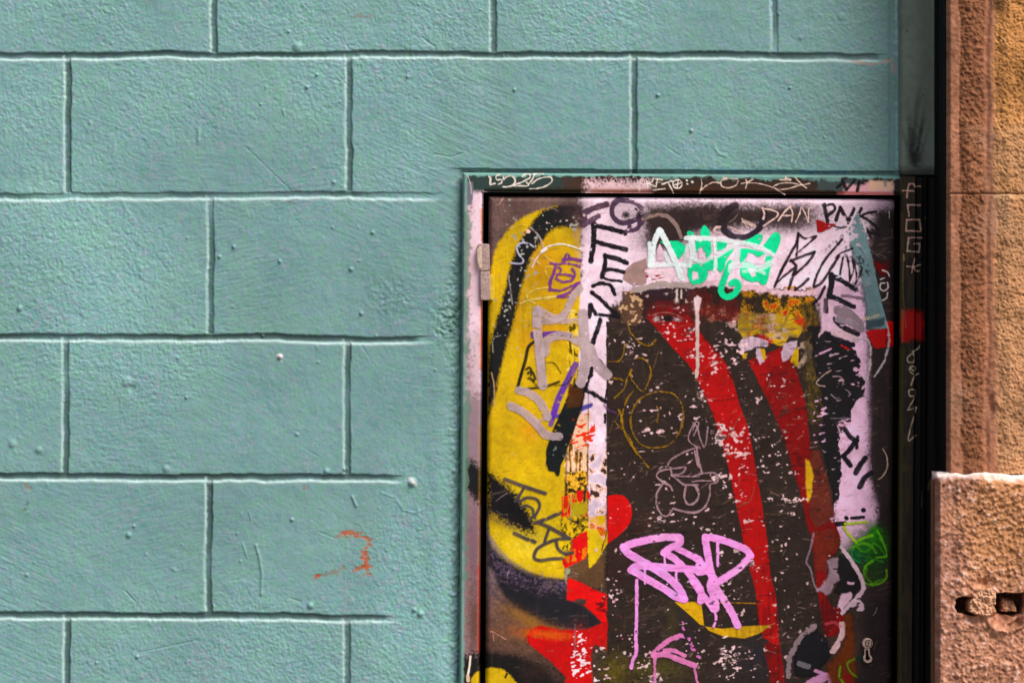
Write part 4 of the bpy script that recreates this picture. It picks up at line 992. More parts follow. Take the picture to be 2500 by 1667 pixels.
t = Tag(cv); c = (44, 26, 32)
for pts, w in [(Z(2, (1030, 640), (1010, 740), (950, 850), (870, 1000), (800, 1160)), 7), (Z(2, (1030, 640), (1100, 690), (1210, 665)), 5.5), (Z(2, (1210, 668), (1130, 740), (1010, 840)), 5), (Z(2, (1035, 660), (1015, 860)), 5),
               (Z(2, (955, 910), (1050, 870), (1190, 820)), 6), (Z(2, (1190, 825), (1130, 920), (1000, 1040)), 6), (Z(2, (960, 900), (1010, 960), (985, 1040), (940, 1180)), 7), (Z(2, (1000, 970), (900, 1050), (830, 1110)), 5),
               (Z(2, (1465, 690), (1400, 770), (1290, 900), (1220, 1030), (1180, 1150)), 6), (Z(2, (1185, 1165), (1260, 1120), (1340, 1000), (1430, 860)), 6.5), (Z(2, (1130, 1085), (1060, 1150), (1000, 1190)), 6.5),
               (Z(2, (1395, 880), (1450, 830), (1560, 790)), 5), (Z(2, (1470, 870), (1455, 950), (1440, 1040)), 4.5), (Z(2, (1510, 870), (1530, 1000), (1535, 1100)), 5), (Z(2, (1535, 1100), (1570, 1000), (1560, 880)), 4.5),
               (Z(2, (1570, 900), (1600, 1040), (1590, 1130)), 4.5), (Z(2, (1600, 1120), (1650, 1000), (1640, 960)), 4.5), (Z(2, (1290, 1160), (1240, 1260), (1180, 1330)), 7)]:
    t.S(c, pts, w, 0.92, rough=0.5, dry=0.3, curved=len(pts) > 2)
t.build('graffiti_tag', 'angular black brush lettering between the green tag and the grey spike', panel)

# green and white tag
t = Tag(cv); G = TEALG
t.P(G, Z(1, (1960, 720), (2060, 715), (2140, 715), (2215, 760), (2210, 810), (2150, 890), (2110, 850), (2060, 790)), soft=1); t.S(G, Z(1, (2250, 640), (2275, 650)), 11)
t.P(G, Z(1, (2240, 960), (2352, 920), (2352, 1130), (2260, 1120), (2230, 1040)), soft=1)
t.P(G, Z(1, (2310, 700), (2352, 700), (2352, 830), (2320, 790)), soft=1)
for pts in [Z(2, (85, 680), (80, 610), (110, 560), (150, 590), (165, 680)), Z(2, (25, 740), (160, 700), (185, 830), (150, 890), (90, 770), (40, 820)), Z(2, (230, 720), (330, 720), (320, 780), (240, 830)), Z(2, (90, 940), (220, 890), (215, 980), (150, 1000)),
            Z(2, (230, 880), (280, 850), (400, 790), (330, 900), (310, 980), (270, 1020), (235, 960)), Z(2, (470, 730), (560, 690), (640, 645), (690, 670), (640, 760), (520, 745)),
            Z(2, (690, 760), (780, 650), (820, 630), (855, 660), (850, 740), (790, 870), (760, 830), (680, 790)), Z(2, (460, 790), (540, 790), (700, 830), (640, 870), (560, 830), (470, 940)),
            Z(2, (720, 860), (775, 880), (740, 1060), (720, 1130), (670, 1140), (640, 1110), (560, 1110), (480, 1060), (470, 980), (500, 920), (560, 910), (620, 960), (690, 970)),
            Z(2, (0, 960), (60, 950), (130, 980), (150, 1040), (110, 1110), (40, 1130), (0, 1130))]:
    t.P(G, pts, soft=1.0, rough=0.5, smooth=True)
t.S(G, Z(2, (370, 930), (330, 1030), (290, 1140), (280, 1210), (330, 1260), (410, 1230), (450, 1150), (420, 1110), (380, 1130)), 15, rough=0.3)
t.P((240, 208, 222), Z(2, (545, 980), (590, 990), (620, 1050), (580, 1070)), soft=1, rough=0.5); t.P((240, 208, 222), Z(2, (55, 800), (90, 780), (110, 870), (60, 890)), soft=1, rough=.5); t.P((240, 208, 222), Z(2, (545, 830), (580, 860), (640, 880), (690, 850), (690, 940), (600, 940), (520, 910)), soft=1.2)
t.P((240, 208, 222), Z(2, (0, 1010), (50, 1020), (60, 1080), (0, 1100)), soft=1.2)
Wt = (236, 246, 244)
for pts, w, op in [(Z(1, (1880, 950), (1900, 760), (1950, 620), (1975, 620)), 13, .97), (Z(1, (1965, 610), (2010, 700), (2090, 860), (2180, 1080)), 14, .95), (Z(1, (1862, 740), (1862, 960)), 9, .93), (Z(1, (1860, 955), (1980, 950), (2120, 945), (2250, 960)), 10, .9),
                   (Z(1, (1880, 830), (2050, 850)), 10, .0), (Z(1, (2010, 830), (2040, 910)), 9, .8), (Z(2, (0, 690), (150, 690), (330, 710), (520, 740), (680, 790), (790, 850)), 11, .82), (Z(2, (5, 720), (30, 900)), 8, .85),
                   (Z(2, (215, 700), (225, 900), (220, 1000)), 8, .85), (Z(2, (240, 860), (330, 800), (440, 740)), 11, .7), (Z(2, (380, 960), (520, 950), (640, 980), (760, 930)), 15, .62), (Z(2, (500, 1010), (620, 1000), (700, 1030)), 9, .5),
                   (Z(2, (430, 750), (440, 860), (390, 960), (370, 1000)), 14, .6), (Z(2, (0, 880), (80, 920), (180, 880)), 9, .6), (Z(1, (2215, 690), (2290, 680), (2352, 700)), 11, .9), (Z(1, (2260, 700), (2280, 860), (2250, 930)), 13, .85), (Z(1, (2230, 760), (2210, 900), (2190, 1000)), 9, .6)]:
    if op: t.S(Wt, pts, w, op, rough=0.4, dry=0.15, curved=len(pts) > 2)
t.P((228, 196, 208), Z(1, (1935, 800), (1960, 740), (2000, 820), (2010, 900), (1935, 905)), soft=1.2)
t.build('graffiti_tag', 'bright green bubble lettering overdrawn with white strokes, across the top of the door', panel)

# left side marks on the yellow
t = Tag(cv)
for pts, w in [(Z(1, (720, 765), (680, 740), (610, 735), (565, 780), (590, 850), (630, 900), (610, 935), (510, 930)), 4.5)]:
    t.S((196, 190, 210), pts, w, 0.9, dry=.15)
t.S((196, 180, 170), Z(1, (700, 585), (760, 640), (800, 700), (825, 780)), 3.5, 0.7); t.S((240, 232, 220), Z(1, (815, 815), (870, 770), (980, 745), (1080, 760), (1200, 800)), 4.2, 0.85, dry=.2); t.S((240, 232, 230), Z(1, (815, 815), (850, 790)), 8, 0.9)
t.S((226, 206, 190), Z(1, (800, 830), (750, 900), (715, 975)), 4, 0.85); t.S((210, 190, 150), Z(1, (700, 885), (740, 900), (790, 940)), 3.5, 0.6); t.S((214, 190, 110), Z(1, (840, 860), (930, 930)), 3, 0.7)
t.S((226, 200, 90), Z(1, (500, 600), (590, 560), (660, 565)), 3.2, 0.6); t.S((226, 204, 80), Z(1, (500, 600), (470, 730), (470, 900)), 2.4, 0.45)
t.S((230, 206, 110), Z(1, (940, 970), (860, 965), (845, 1010), (890, 1090)), 2.8, 0.7)
t.S((232, 210, 120), Z(1, (880, 1165), (740, 1190), (670, 1240), (680, 1290), (740, 1320)), 3, 0.75); t.S((232, 210, 130), Z(1, (600, 1325), (700, 1290), (950, 1250)), 3, 0.75); t.S((232, 214, 130), Z(1, (740, 1285), (850, 1280), (960, 1255)), 2.6, .6)
t.S((150, 140, 140), Z(1, (480, 1030), (500, 1150), (525, 1330)), 3.4, 0.7, dry=.7)
t.S((150, 150, 136), Z(3, (410, 155), (345, 180), (330, 250), (335, 320)), 2.6, 0.8); t.S((196, 160, 120), Z(3, (320, 520), (345, 640), (345, 840)), 3, 0.7)
t.build('graffiti_scribble', 'thin pale scratched squiggles over the yellow arc', panel)

t = Tag(cv); c = (120, 62, 130)
for pts, w in [(Z(1, (1030, 900), (1060, 840), (1075, 880), (1020, 900)), 7), (Z(1, (1020, 895), (1100, 890), (1190, 905)), 8), (Z(1, (900, 930), (960, 940), (1040, 930), (1180, 960)), 6), (Z(1, (950, 940), (930, 1020), (900, 1100), (890, 1190)), 8),
               (Z(1, (890, 1190), (1000, 1195), (1110, 1150), (1180, 1120)), 6), (Z(1, (960, 1040), (1060, 1045), (1130, 1060)), 6.5), (Z(1, (950, 1080), (1020, 1110), (1100, 1100), (1135, 1040), (1110, 990)), 6.5),
               (Z(1, (960, 960), (1000, 1000), (960, 1060)), 5), (Z(1, (970, 1255), (1040, 1240), (1100, 1200), (1160, 1130)), 7), (Z(1, (970, 1262), (1070, 1260)), 5)]:
    t.S(c, pts, w, 0.9, rough=0.8, dry=0.35)
t.build('graffiti_scribble', 'purple marker scribble on the yellow, right of the hinge', panel)

t = Tag(cv)
t.S((92, 56, 130), Z(3, (715, 130), (720, 170)), 7, 0.85); t.P((106, 62, 140), Z(3, (820, 120), (960, 110), (1100, 130), (1160, 160), (1165, 200), (1000, 160), (880, 150), (820, 175)), soft=1)
t.S(PURB, Z(3, (1140, 440), (1060, 600), (980, 760), (920, 940)), 15, 0.82, rough=0.4); t.S(PURB, Z(3, (940, 900), (900, 1020)), 12, 0.6)
t.S((80, 70, 160), Z(3, (970, 945), (1080, 915), (1190, 870), (1290, 830)), 11, 0.8, rough=0.6, dry=.25); t.S((90, 74, 160), Z(3, (1050, 950), (1055, 1145)), 5, 0.75); t.S((110, 70, 120), Z(3, (1420, 830), (1460, 880), (1530, 910)), 5, 0.6, dry=.4)
t.S((150, 110, 60), Z(3, (1140, 440), (1110, 540), (1060, 640)), 9, 0.4)
t.build('graffiti_stroke', 'violet slanting brush stroke with a short side branch at the left of the door', panel)

t = Tag(cv)   # black paw mark
t.P((28, 32, 32), Z(3, (1140, 620), (1230, 680), (1200, 860), (1160, 980), (1100, 1150), (1050, 1300), (1000, 1420), (980, 1520), (955, 1520), (940, 1480), (880, 1470), (855, 1400), (860, 1250), (900, 1120), (950, 1000), (1020, 860), (1070, 720)), soft=1.6, rough=0.8)
t.P((90, 52, 24), Z(3, (1080, 660), (1200, 660), (1215, 740), (1180, 850), (1050, 870)), soft=3, rough=1, op=0.8)
sl, a = a_poly(cv, Z(3, (880, 1180), (1060, 1180), (1040, 1400), (880, 1400)), soft=3)
t.over((sl, a * sstep(1.3, 1.7, cv.g2[sl])), (130, 140, 130), 0.5)
t.build('paint_patch', 'long dripping black daub beside the violet stroke', panel)

t = Tag(cv); c = (40, 36, 26)
t.S(c, Z(3, (735, 215), (680, 270), (650, 400), (600, 570), (570, 690)), 7.5, 0.95); t.S(c, Z(3, (560, 690), (700, 670), (850, 650), (980, 605)), 5.5, 0.9, dry=.15); t.S((60, 46, 20), Z(3, (840, 420), (930, 425), (1000, 520)), 2.4, 0.8)
t.S((60, 46, 20), Z(3, (845, 350), (850, 640)), 1.8, 0.6); t.S((50, 40, 20), Z(3, (1100, 560), (1050, 630), (940, 640)), 3, .7)
for pts in [Z(3, (650, 490), (690, 470), (710, 500), (680, 520)), Z(3, (700, 540), (730, 520), (745, 580)), Z(3, (680, 570), (720, 590), (755, 635)), Z(3, (700, 560), (740, 610))]:
    t.S(c, pts, 4.5, 0.95, rough=0.8)
t.build('graffiti_tag', 'thin black outlined shape with a small scribble on the yellow arc', panel)

t = Tag(cv); c = (188, 166, 168)
for pts, w, op in [(Z(1, (1180, 1180), (1120, 1250), (1070, 1350), (1040, 1420), (960, 1470), (870, 1440), (790, 1390)), 18, .82), (Z(1, (765, 1390), (765, 1500)) + Z(3, (770, 100), (790, 350), (820, 640)), 22, .85),
                   (Z(1, (1210, 1420), (1220, 1540)) + Z(3, (1230, 200), (1240, 400), (1190, 620)), 24, .88), (Z(3, (840, 330), (860, 210), (940, 165), (1060, 160), (1180, 220), (1290, 280)), 20, .8),
                   (Z(3, (1280, 280), (1340, 420), (1450, 540)), 24, .8), (Z(3, (590, 690), (690, 720), (790, 800), (870, 950)), 20, .78), (Z(3, (510, 840), (640, 910), (750, 1010), (850, 1120), (980, 1140)), 20, .78), (Z(3, (740, 985), (880, 965)), 8, .4),
                   (Z(1, (800, 1500), (1000, 1490), (1180, 1500)), 16, .6)]:
    t.S(c, pts, w, op, rough=0.5, dry=0.18)
t.build('graffiti_tag', 'broad translucent grey pink marker tag over the yellow arc', panel)

t = Tag(cv); c = (84, 74, 78)
for pts, w in [(Z(5, (450, 272), (640, 345), (845, 412)), 9), (Z(5, (640, 350), (600, 420), (550, 490)), 7), (Z(5, (590, 500), (660, 455), (760, 470), (790, 540), (740, 640)), 7), (Z(5, (610, 560), (660, 530), (720, 560), (730, 620), (690, 680)), 6),
               (Z(5, (990, 600), (880, 650), (750, 700)), 9), (Z(5, (790, 700), (900, 750), (1080, 850)), 9), (Z(5, (880, 760), (840, 880)), 7), (Z(5, (1080, 850), (960, 860), (850, 900), (760, 960), (740, 1040), (800, 1065), (900, 1050), (1010, 1045)), 8),
               (Z(5, (950, 870), (970, 950), (1040, 1000), (1110, 990)), 7.5), (Z(5, (545, 800), (620, 835), (680, 860)), 8), (Z(5, (715, 870), (745, 885)), 8)]:
    t.S(c, pts, w, 0.88, rough=0.3, dry=0.1)
t.build('graffiti_tag', 'slanting grey marker lettering TOKAR! on the lower yellow area', panel)

t = Tag(cv); c = GOLD
for pts, w in [(curve(Z(3, (1930, 700), (2080, 720), (2170, 820), (2190, 960), (2150, 1100), (2050, 1220), (1900, 1250), (1770, 1210), (1690, 1080), (1680, 940), (1730, 820), (1820, 740), (1930, 700)), 4), 3.6),
               (Z(3, (1650, 50), (1680, 130), (1760, 220), (1860, 255), (1930, 190)), 3.6), (Z(3, (1700, 700), (1640, 780), (1600, 900), (1590, 1000), (1640, 1150), (1720, 1270), (1850, 1440)), 4), (Z(3, (1520, 990), (1580, 1060), (1650, 1130), (1740, 1320)), 3.5),
               (Z(3, (1560, 880), (1590, 960), (1600, 1060)), 5), (Z(3, (1520, 760), (1610, 680), (1640, 580), (1690, 490)), 4), (Z(3, (1720, 380), (1800, 380), (1860, 450), (1870, 550), (1820, 680)), 3), (Z(3, (1480, 570), (1540, 575), (1600, 590)), 3),
               (Z(3, (1700, 600), (1760, 680), (1800, 700)), 3), (Z(3, (1620, 230), (1600, 350), (1560, 410)), 3), (Z(3, (1930, 850), (1950, 900), (1935, 1000)), 3), (Z(3, (1450, 410), (1560, 410)), 2.2), (Z(3, (1680, 480), (1680, 570), (1740, 660)), 2.5)]:
    t.S(c, pts, w, 0.75, rough=0.7, dry=0.55)
for pts in [Z(3, (1950, 310), (1900, 470)), Z(3, (1520, 960), (1470, 1100)), Z(6, (600, 350), (560, 480), (430, 550)), Z(6, (400, 450), (290, 520)), Z(4, (480, 920), (400, 1050), (340, 1160)), Z(6, (970, 580), (850, 620), (700, 610))]:
    t.S((120, 92, 70), pts, 2.2, 0.6, dry=.3)
t.build('graffiti_scribble', 'dull gold chalk circles and curls on the dark poster', panel)

t = Tag(cv); c = (160, 128, 134)
for pts, w in [(Z(3, (2300, 1000), (2260, 1080), (2240, 1170), (2300, 1230), (2352, 1250)), 3), (Z(3, (2310, 1250), (2200, 1290), (2080, 1360), (2040, 1420), (2090, 1450), (2210, 1440), (2170, 1500), (2080, 1520), (2340, 1530)), 3.6),
               (Z(3, (2320, 1250), (2345, 1440)), 4), (Z(5, (2300, 0), (2335, 150)), 4.5), (Z(5, (2080, 230), (2060, 180), (1960, 200), (1930, 250), (2000, 310), (2060, 340), (2085, 390)), 4.5), (Z(5, (1990, 320), (1930, 420), (1935, 540), (1980, 620), (2040, 630), (2090, 560)), 4.5),
               (Z(5, (2090, 560), (2200, 590), (2300, 600), (2352, 580)), 6), (Z(5, (2100, 250), (2180, 320), (2220, 330), (2330, 330)), 4.5), (Z(5, (2215, 340), (2200, 450), (2240, 520), (2310, 500), (2340, 430), (2310, 350)), 5),
               (Z(4, (0, 1000), (50, 1060), (70, 1150), (120, 1240), (150, 1050)), 3), (Z(4, (10, 1130), (60, 1020), (30, 1000), (0, 1080)), 3), (Z(6, (40, 0), (70, 130), (95, 220)), 5), (Z(6, (0, 250), (120, 215), (230, 220), (240, 300), (170, 330), (170, 420), (130, 530), (60, 590), (0, 600)), 4),
               (Z(6, (0, 330), (50, 360), (60, 430), (30, 490), (0, 520)), 5), (Z(6, (0, 300), (60, 290), (180, 290)), 3)]:
    t.S(c, pts, w, 0.9, rough=0.4, dry=0.25)
t.build('graffiti_tag', 'thin dusty pink rounded outline tag in the middle of the poster', panel)

# big pink tag
t = Tag(cv); c = HOTP
def zz(pa, pb=()): return Z(7, *pa) + Z(8, *pb)
for pts, w in [(zz([(2150, 145), (2000, 140), (1850, 165), (1700, 200), (1610, 235)]), 18), (zz([(1605, 240), (1660, 300), (1780, 370), (1900, 440), (2050, 540), (2150, 640), (2200, 740)]), 19),
               (zz([(2200, 745), (2120, 720), (2000, 640), (1860, 560), (1720, 480)]), 18), (zz([(1680, 460), (1740, 420), (1900, 425), (2100, 440), (2340, 460)], [(60, 480), (130, 470)]), 18),
               (zz([(2160, 150), (2150, 200), (2070, 240), (2000, 290)]), 17), (zz([(2000, 290), (2090, 340), (2200, 440), (2352, 640)], [(80, 760)]), 17), (zz([(2110, 240), (2250, 310), (2352, 360)], [(60, 420), (130, 430)]), 15),
               (Z(8, (125, 140), (140, 250), (165, 400), (200, 560)), 18), (Z(8, (125, 140), (250, 155), (400, 205), (520, 260), (565, 320)), 17), (Z(8, (565, 320), (480, 420), (370, 500), (260, 570)), 17),
               (Z(8, (200, 540), (180, 620), (210, 720), (220, 830)), 21), (Z(8, (0, 570), (80, 680), (170, 790), (200, 840)), 15), (Z(8, (210, 600), (300, 740), (380, 870), (440, 1000)), 17), (Z(8, (30, 350), (120, 420), (180, 520)), 14)]:
    t.S(c, pts, w, 0.97, rough=0.35, dry=0.0)
sl, a = cv.box(1500, 1290, 1850, 1540), None
A0 = t.A[sl]
t.over((sl, (A0 > 0.5) * sstep(0.9, 2.0, cv.hs2[sl] + 0.3 * cv.b[sl])), (206, 122, 190), 0.6)
t.over((sl, (A0 > 0.5) * sstep(0.6, 2.0, cv.b2[sl])), (246, 186, 222), 0.6)
for pts, w in [(Z(7, (1735, 560), (1735, 900), (1728, 1100), (1730, 1260), (1700, 1330), (1682, 1415)), 8), (Z(7, (1816, 440), (1816, 590)), 5), (Z(7, (2005, 300), (2012, 410)), 5), (Z(7, (2120, 470), (2120, 580)), 6), (Z(8, (218, 860), (230, 930), (208, 1008)), 6), (Z(8, (245, 200), (245, 420)), 7)]:
    t.S(c, pts, w, 0.97, rough=0.4)
t.build('graffiti_tag', 'big hot pink zigzag tag with drips, low on the dark poster', panel)
t = Tag(cv)
for pts, w in [(Z(7, (2170, 1100), (2060, 1140), (1960, 1210), (1895, 1280)), 12), (Z(7, (1900, 1290), (2000, 1280), (2120, 1320), (2300, 1390)), 13), (Z(7, (1910, 1300), (1912, 1450), (1905, 1700)), 7.5), (Z(7, (2290, 1370), (2310, 1470), (2340, 1600)), 5), (Z(7, (2010, 1240), (2100, 1245), (2200, 1290)), 10)]:
    t.S((214, 130, 176), pts, w, 0.93, rough=0.6, dry=.1)
for x, y, r in [(2190, 1110, 6), (2240, 1120, 5), (2270, 1190, 7), (2300, 1230, 6), (2260, 1220, 5), (2330, 1300, 5), (2180, 1030, 4), (2180, 960, 3), (2160, 1080, 4)]:
    t.S((206, 120, 180), Z(7, (x, y), (x + 12, y + 8)), r, 0.9, rough=1.6)
t.build('graffiti_tag', 'smaller dull pink angular tag with a drip at the foot of the poster', panel)

# lime scribble and pale tag on the right
t = Tag(cv)
t.B((34, 96, 30), 2112, 1338, 40, 34, 0.95); t.B((40, 104, 26), 2136, 1318, 22, 26, 0.8); t.B((40, 84, 26), 2135, 1395, 22, 26, 0.45); t.B((44, 130, 22), 2130, 1300, 14, 18, 0.8); t.B((20, 84, 52), 2096, 1355, 16, 14, 0.7)
for pts, w, col in [(Z(6, (1490, 710), (1600, 700), (1700, 690)), 7, (176, 196, 24)), (Z(6, (1475, 740), (1530, 820), (1590, 885)), 7, (176, 196, 24)), (Z(6, (1590, 890), (1660, 850), (1750, 820)), 7, (120, 180, 24)),
                    (Z(6, (1800, 770), (1860, 900), (1890, 1020), (1800, 1040), (1700, 1110), (1670, 1160)), 6, (90, 160, 30)), (Z(6, (1740, 1300), (1830, 1290), (1890, 1230), (1890, 1160)), 5, (100, 150, 34)), (Z(6, (1560, 940), (1640, 900), (1740, 920), (1790, 990)), 6, (84, 150, 30)),
                    (Z(6, (1550, 960), (1560, 1040), (1640, 1085), (1700, 1060)), 4, (24, 120, 60)), (Z(6, (1670, 1160), (1680, 1280), (1760, 1310)), 5, (80, 130, 30)), (Z(6, (1600, 930), (1660, 980), (1720, 960), (1760, 900), (1820, 930), (1870, 1000)), 5, (60, 130, 30)), (Z(6, (1620, 1010), (1700, 1030), (1780, 1060), (1860, 1080)), 5, (50, 110, 36)), (Z(6, (1700, 1140), (1690, 1230), (1760, 1280), (1850, 1250)), 5, (70, 120, 30))]:
    t.S(col, pts, w, 0.85, rough=0.5, dry=.2)
t.build('graffiti_scribble', 'lime and dark green scribble near the right edge of the door', panel)
t = Tag(cv)
t.P((30, 26, 28), Z(6, (1440, 1000), (1500, 1050), (1570, 1150), (1630, 1260), (1640, 1330), (1560, 1400), (1380, 1380), (1420, 1280), (1360, 1220)), soft=2, rough=1.5)
t.P((160, 132, 142), Z(6, (1310, 1060), (1420, 1040), (1400, 1180), (1420, 1260), (1330, 1400), (1220, 1360), (1330, 1230)), soft=3, rough=2.5, op=0.75)
t.P((206, 170, 184), Z(6, (1450, 1390), (1540, 1380), (1560, 1420), (1510, 1490), (1455, 1568), (1420, 1500)), soft=1.6, rough=1.5)
for pts, w, op in [(Z(6, (1450, 940), (1520, 1030), (1600, 1150), (1650, 1250), (1670, 1340)), 10, .95), (Z(6, (1672, 1340), (1620, 1410), (1530, 1500), (1460, 1575)), 10, .95), (Z(6, (1560, 1505), (1620, 1470), (1655, 1530), (1620, 1545)), 11, .9)]:
    t.S((212, 180, 190), pts, w, op, rough=0.6, dry=.15)
t.S((222, 180, 196), Z(6, (1520, 1285), (1560, 1290)), 9, 0.9, rough=1.2); t.S((170, 140, 150), Z(6, (1180, 800), (1150, 950), (1110, 1080), (1150, 1150), (1180, 1280), (1220, 1360)), 5, 0.5, dry=.4); t.S((150, 126, 130), Z(6, (1230, 1350), (1320, 1270)), 4, .6)
t.build('graffiti_tag', 'pale pink arrow-shaped tag with a black centre, right of the poster', panel)
t = Tag(cv)
t.P((26, 24, 28), Z(8, (1100, 1080), (1200, 1030), (1300, 1120), (1340, 1300), (1250, 1420), (1180, 1480), (1080, 1500), (1000, 1480), (990, 1300), (1040, 1180)), soft=6, rough=2)
t.S((140, 120, 124), Z(8, (1170, 1020), (1080, 1090), (1000, 1200), (945, 1340), (930, 1500)), 13, 0.8, rough=1.2, dry=.45); t.S((150, 124, 130), Z(8, (1130, 1040), (1190, 1000)), 8, .7, rough=1.5)
t.S((214, 176, 176), Z(8, (1455, 990), (1465, 1060), (1420, 1170), (1375, 1250)), 14, 0.95, rough=1.0); t.S((190, 80, 90), Z(8, (1300, 985), (1380, 970), (1440, 1010)), 8, .6, dry=.3)
t.S((196, 142, 176), Z(8, (1110, 1600), (1200, 1540), (1300, 1500)), 22, 0.9, rough=0.8, dry=.2); t.S((196, 142, 176), Z(8, (1200, 1440), (1290, 1480), (1340, 1540), (1290, 1640)), 9, 0.9)
t.S((150, 140, 150), Z(8, (1040, 1370), (1130, 1400)), 14, 0.45, dry=.9)
t.P((110, 52, 22), Z(8, (1480, 900), (1550, 870), (1580, 1200), (1600, 1500), (1560, 1650), (1400, 1650), (1300, 1500), (1320, 1380), (1440, 1250), (1490, 1100)), soft=6, rough=1.5, op=0.85)
t.P((130, 24, 20), Z(8, (1460, 1480), (1540, 1450), (1570, 1568), (1480, 1600)), soft=5, op=0.7)
t.S((84, 150, 30), Z(8, (1580, 1320), (1510, 1370), (1540, 1450), (1600, 1500)), 4, .75, dry=.3); t.S((90, 160, 40), Z(8, (1440, 1400), (1435, 1500), (1490, 1580)), 5, 0.8, dry=.2); t.B((24, 60, 40), 2100, 1605, 10, 8, .6)
t.build('graffiti_tag', 'dark ring with pale dry brush outline beside an orange brown smear, left of the lock', panel)

t = Tag(cv); c = (226, 206, 200)
for pts, w in [(Z(2, (1850, 1000), (1900, 1020), (1920, 1060)), 3.4), (Z(2, (1830, 1090), (1870, 1075)), 2.6), (Z(2, (1900, 1120), (1905, 1170), (1870, 1200), (1830, 1180), (1835, 1130), (1870, 1125)), 3.4), (Z(2, (1900, 1220), (1890, 1270), (1850, 1295)), 3.2)]:
    t.S(c, pts, w, 0.9)
for pts, w in [(Z(4, (1890, 20), (1915, 150), (1910, 260), (1870, 400), (1800, 520), (1775, 550)), 4.5), (Z(4, (1580, 190), (1660, 180), (1720, 220), (1735, 350), (1720, 500), (1700, 600)), 5)]:
    t.S((206, 190, 190), pts, w, 0.8, rough=1.0, dry=.5)
t.S((206, 176, 150), Z(4, (1855, 1260), (1895, 1340), (1895, 1450), (1850, 1530), (1815, 1555)), 2.6, 0.85); t.S((190, 176, 176), Z(2, (1915, 420), (1920, 490)), 2.5, .6); t.S((150, 130, 130), Z(2, (1945, 600), (1945, 680)), 2, .5)
for i in range(6):
    x = 1660 + i * 28; y = 1480 - i * 8
    t.S((206, 190, 160), Z(2, (x, y + 15), (x + 10, y - 15), (x + 22, y + 10)), 2.2, .8, dry=.3)
t.build('graffiti_scribble', 'thin pale chalk arcs along the right edge of the door', panel)
sl = None

# ------------------------------------------------------------------ frame
us2 = np.concatenate([np.arange(FL, FL + 70, 1.5), np.arange(FL + 70, 1000, 1.5), np.arange(1000, FR + 0.1, 1.5)])
vs2 = np.concatenate([np.arange(FT, 1212, 1.5), np.arange(1220, BOT, 12), [BOT]])
cf = Canvas(us2, vs2, (46, 38, 34), 300)
GAPL, GAPT, GAPR = -13.0, -10.5, LW + 13.5
INR = 1040.0    # edge of the flat right-hand stile; beyond it a darker return
def frame_depth(U, V):
    d = np.full(U.shape, FRAME)
    eo = np.minimum(U - FL, V - FT)                                    # outer edge rounds over
    d -= 0.010 * np.clip(1 - eo / 6.0, 0, 1) ** 2.2
    inL = np.where(V > GAPT, np.clip(GAPL - U, 0, 99), 99); inT = np.where((U > GAPL) & (U < GAPR), np.clip(GAPT - V, 0, 99), 99); inR = np.where(V > GAPT, np.where(U > GAPR, U - GAPR, 99), 99)
    ei = np.minimum(np.minimum(np.where(U < GAPL, inL, 99), np.where(V < GAPT, inT, 99)), inR)
    d -= 0.0045 * np.clip(1 - ei / 9.0, 0, 1) ** 2
    d -= 0.0135 * sstep(INR, INR + 5, U) - 0.006 * np.exp(-((U - INR - 26) / 5.0) ** 2)
    return d
def frame_points(c, extra=0.0):
    return W3(c.X, c.Y, frame_depth(c.U, c.V) + 0.00006 * c.m + 0.00010 * c.b + extra)
c = cf
c.C *= (1 + 0.14 * c.g + 0.10 * c.b)[..., None]
def F_(u0, v0, u1, v1): return [loc2lay(u0, v0), loc2lay(u1, v0), loc2lay(u1, v1), loc2lay(u0, v1)]
# left stile: pink overspray fading down to mauve brown
P(c, (150, 126, 128), F_(-70, -60, -8, 1300), soft=3, grain=0.5)
P(c, (236, 208, 218), F_(-46, -20, -8, 330), soft=8, grain=1.3, rough=2); P(c, (236, 208, 218), F_(-48, 40, -30, 360), soft=6, grain=1.0, rough=2)
B(c, (206, 168, 172), 1150, 660, 18, 60, .6); P(c, (214, 188, 196), F_(-44, 330, -8, 480), soft=10, grain=1.5, rough=3); B(c, (140, 118, 128), 1155, 1060, 20, 90, 0.8)
B(c, (116, 84, 96), 1155, 1330, 22, 120, .8); B(c, (100, 66, 56), 1158, 1520, 20, 100, .9); B(c, (92, 78, 40), 1170, 1010, 8, 60, .0)
P(c, (28, 26, 26), Z(5, (60, 90), (140, 95), (190, 150), (235, 200), (235, 540), (160, 480), (90, 410), (50, 370)), soft=6, grain=1.0)
P(c, (30, 28, 26), Z(7, (20, 1290), (235, 1270), (235, 1700), (20, 1700)), soft=7, grain=1.0)
P(c, YEL, Z(7, (110, 1600), (130, 1500), (180, 1450), (240, 1430), (240, 1700), (110, 1700)), soft=2, grain=.5)
for v0, v1, col in [(220, 420, (216, 120, 70)), (560, 640, (150, 110, 30)), (720, 900, (140, 90, 40)), (900, 1110, (170, 60, 40)), (640, 720, (120, 90, 30)), (30, 110, (206, 130, 80))]:
    P(c, col, F_(-19, v0, -12, v1), soft=4, rough=1, op=.8)
K(c, (240, 230, 215), Z(7, (115, 1300), (105, 1400), (90, 1480)), 5); K(c, (220, 190, 160), Z(7, (90, 1490), (92, 1535)), 8)
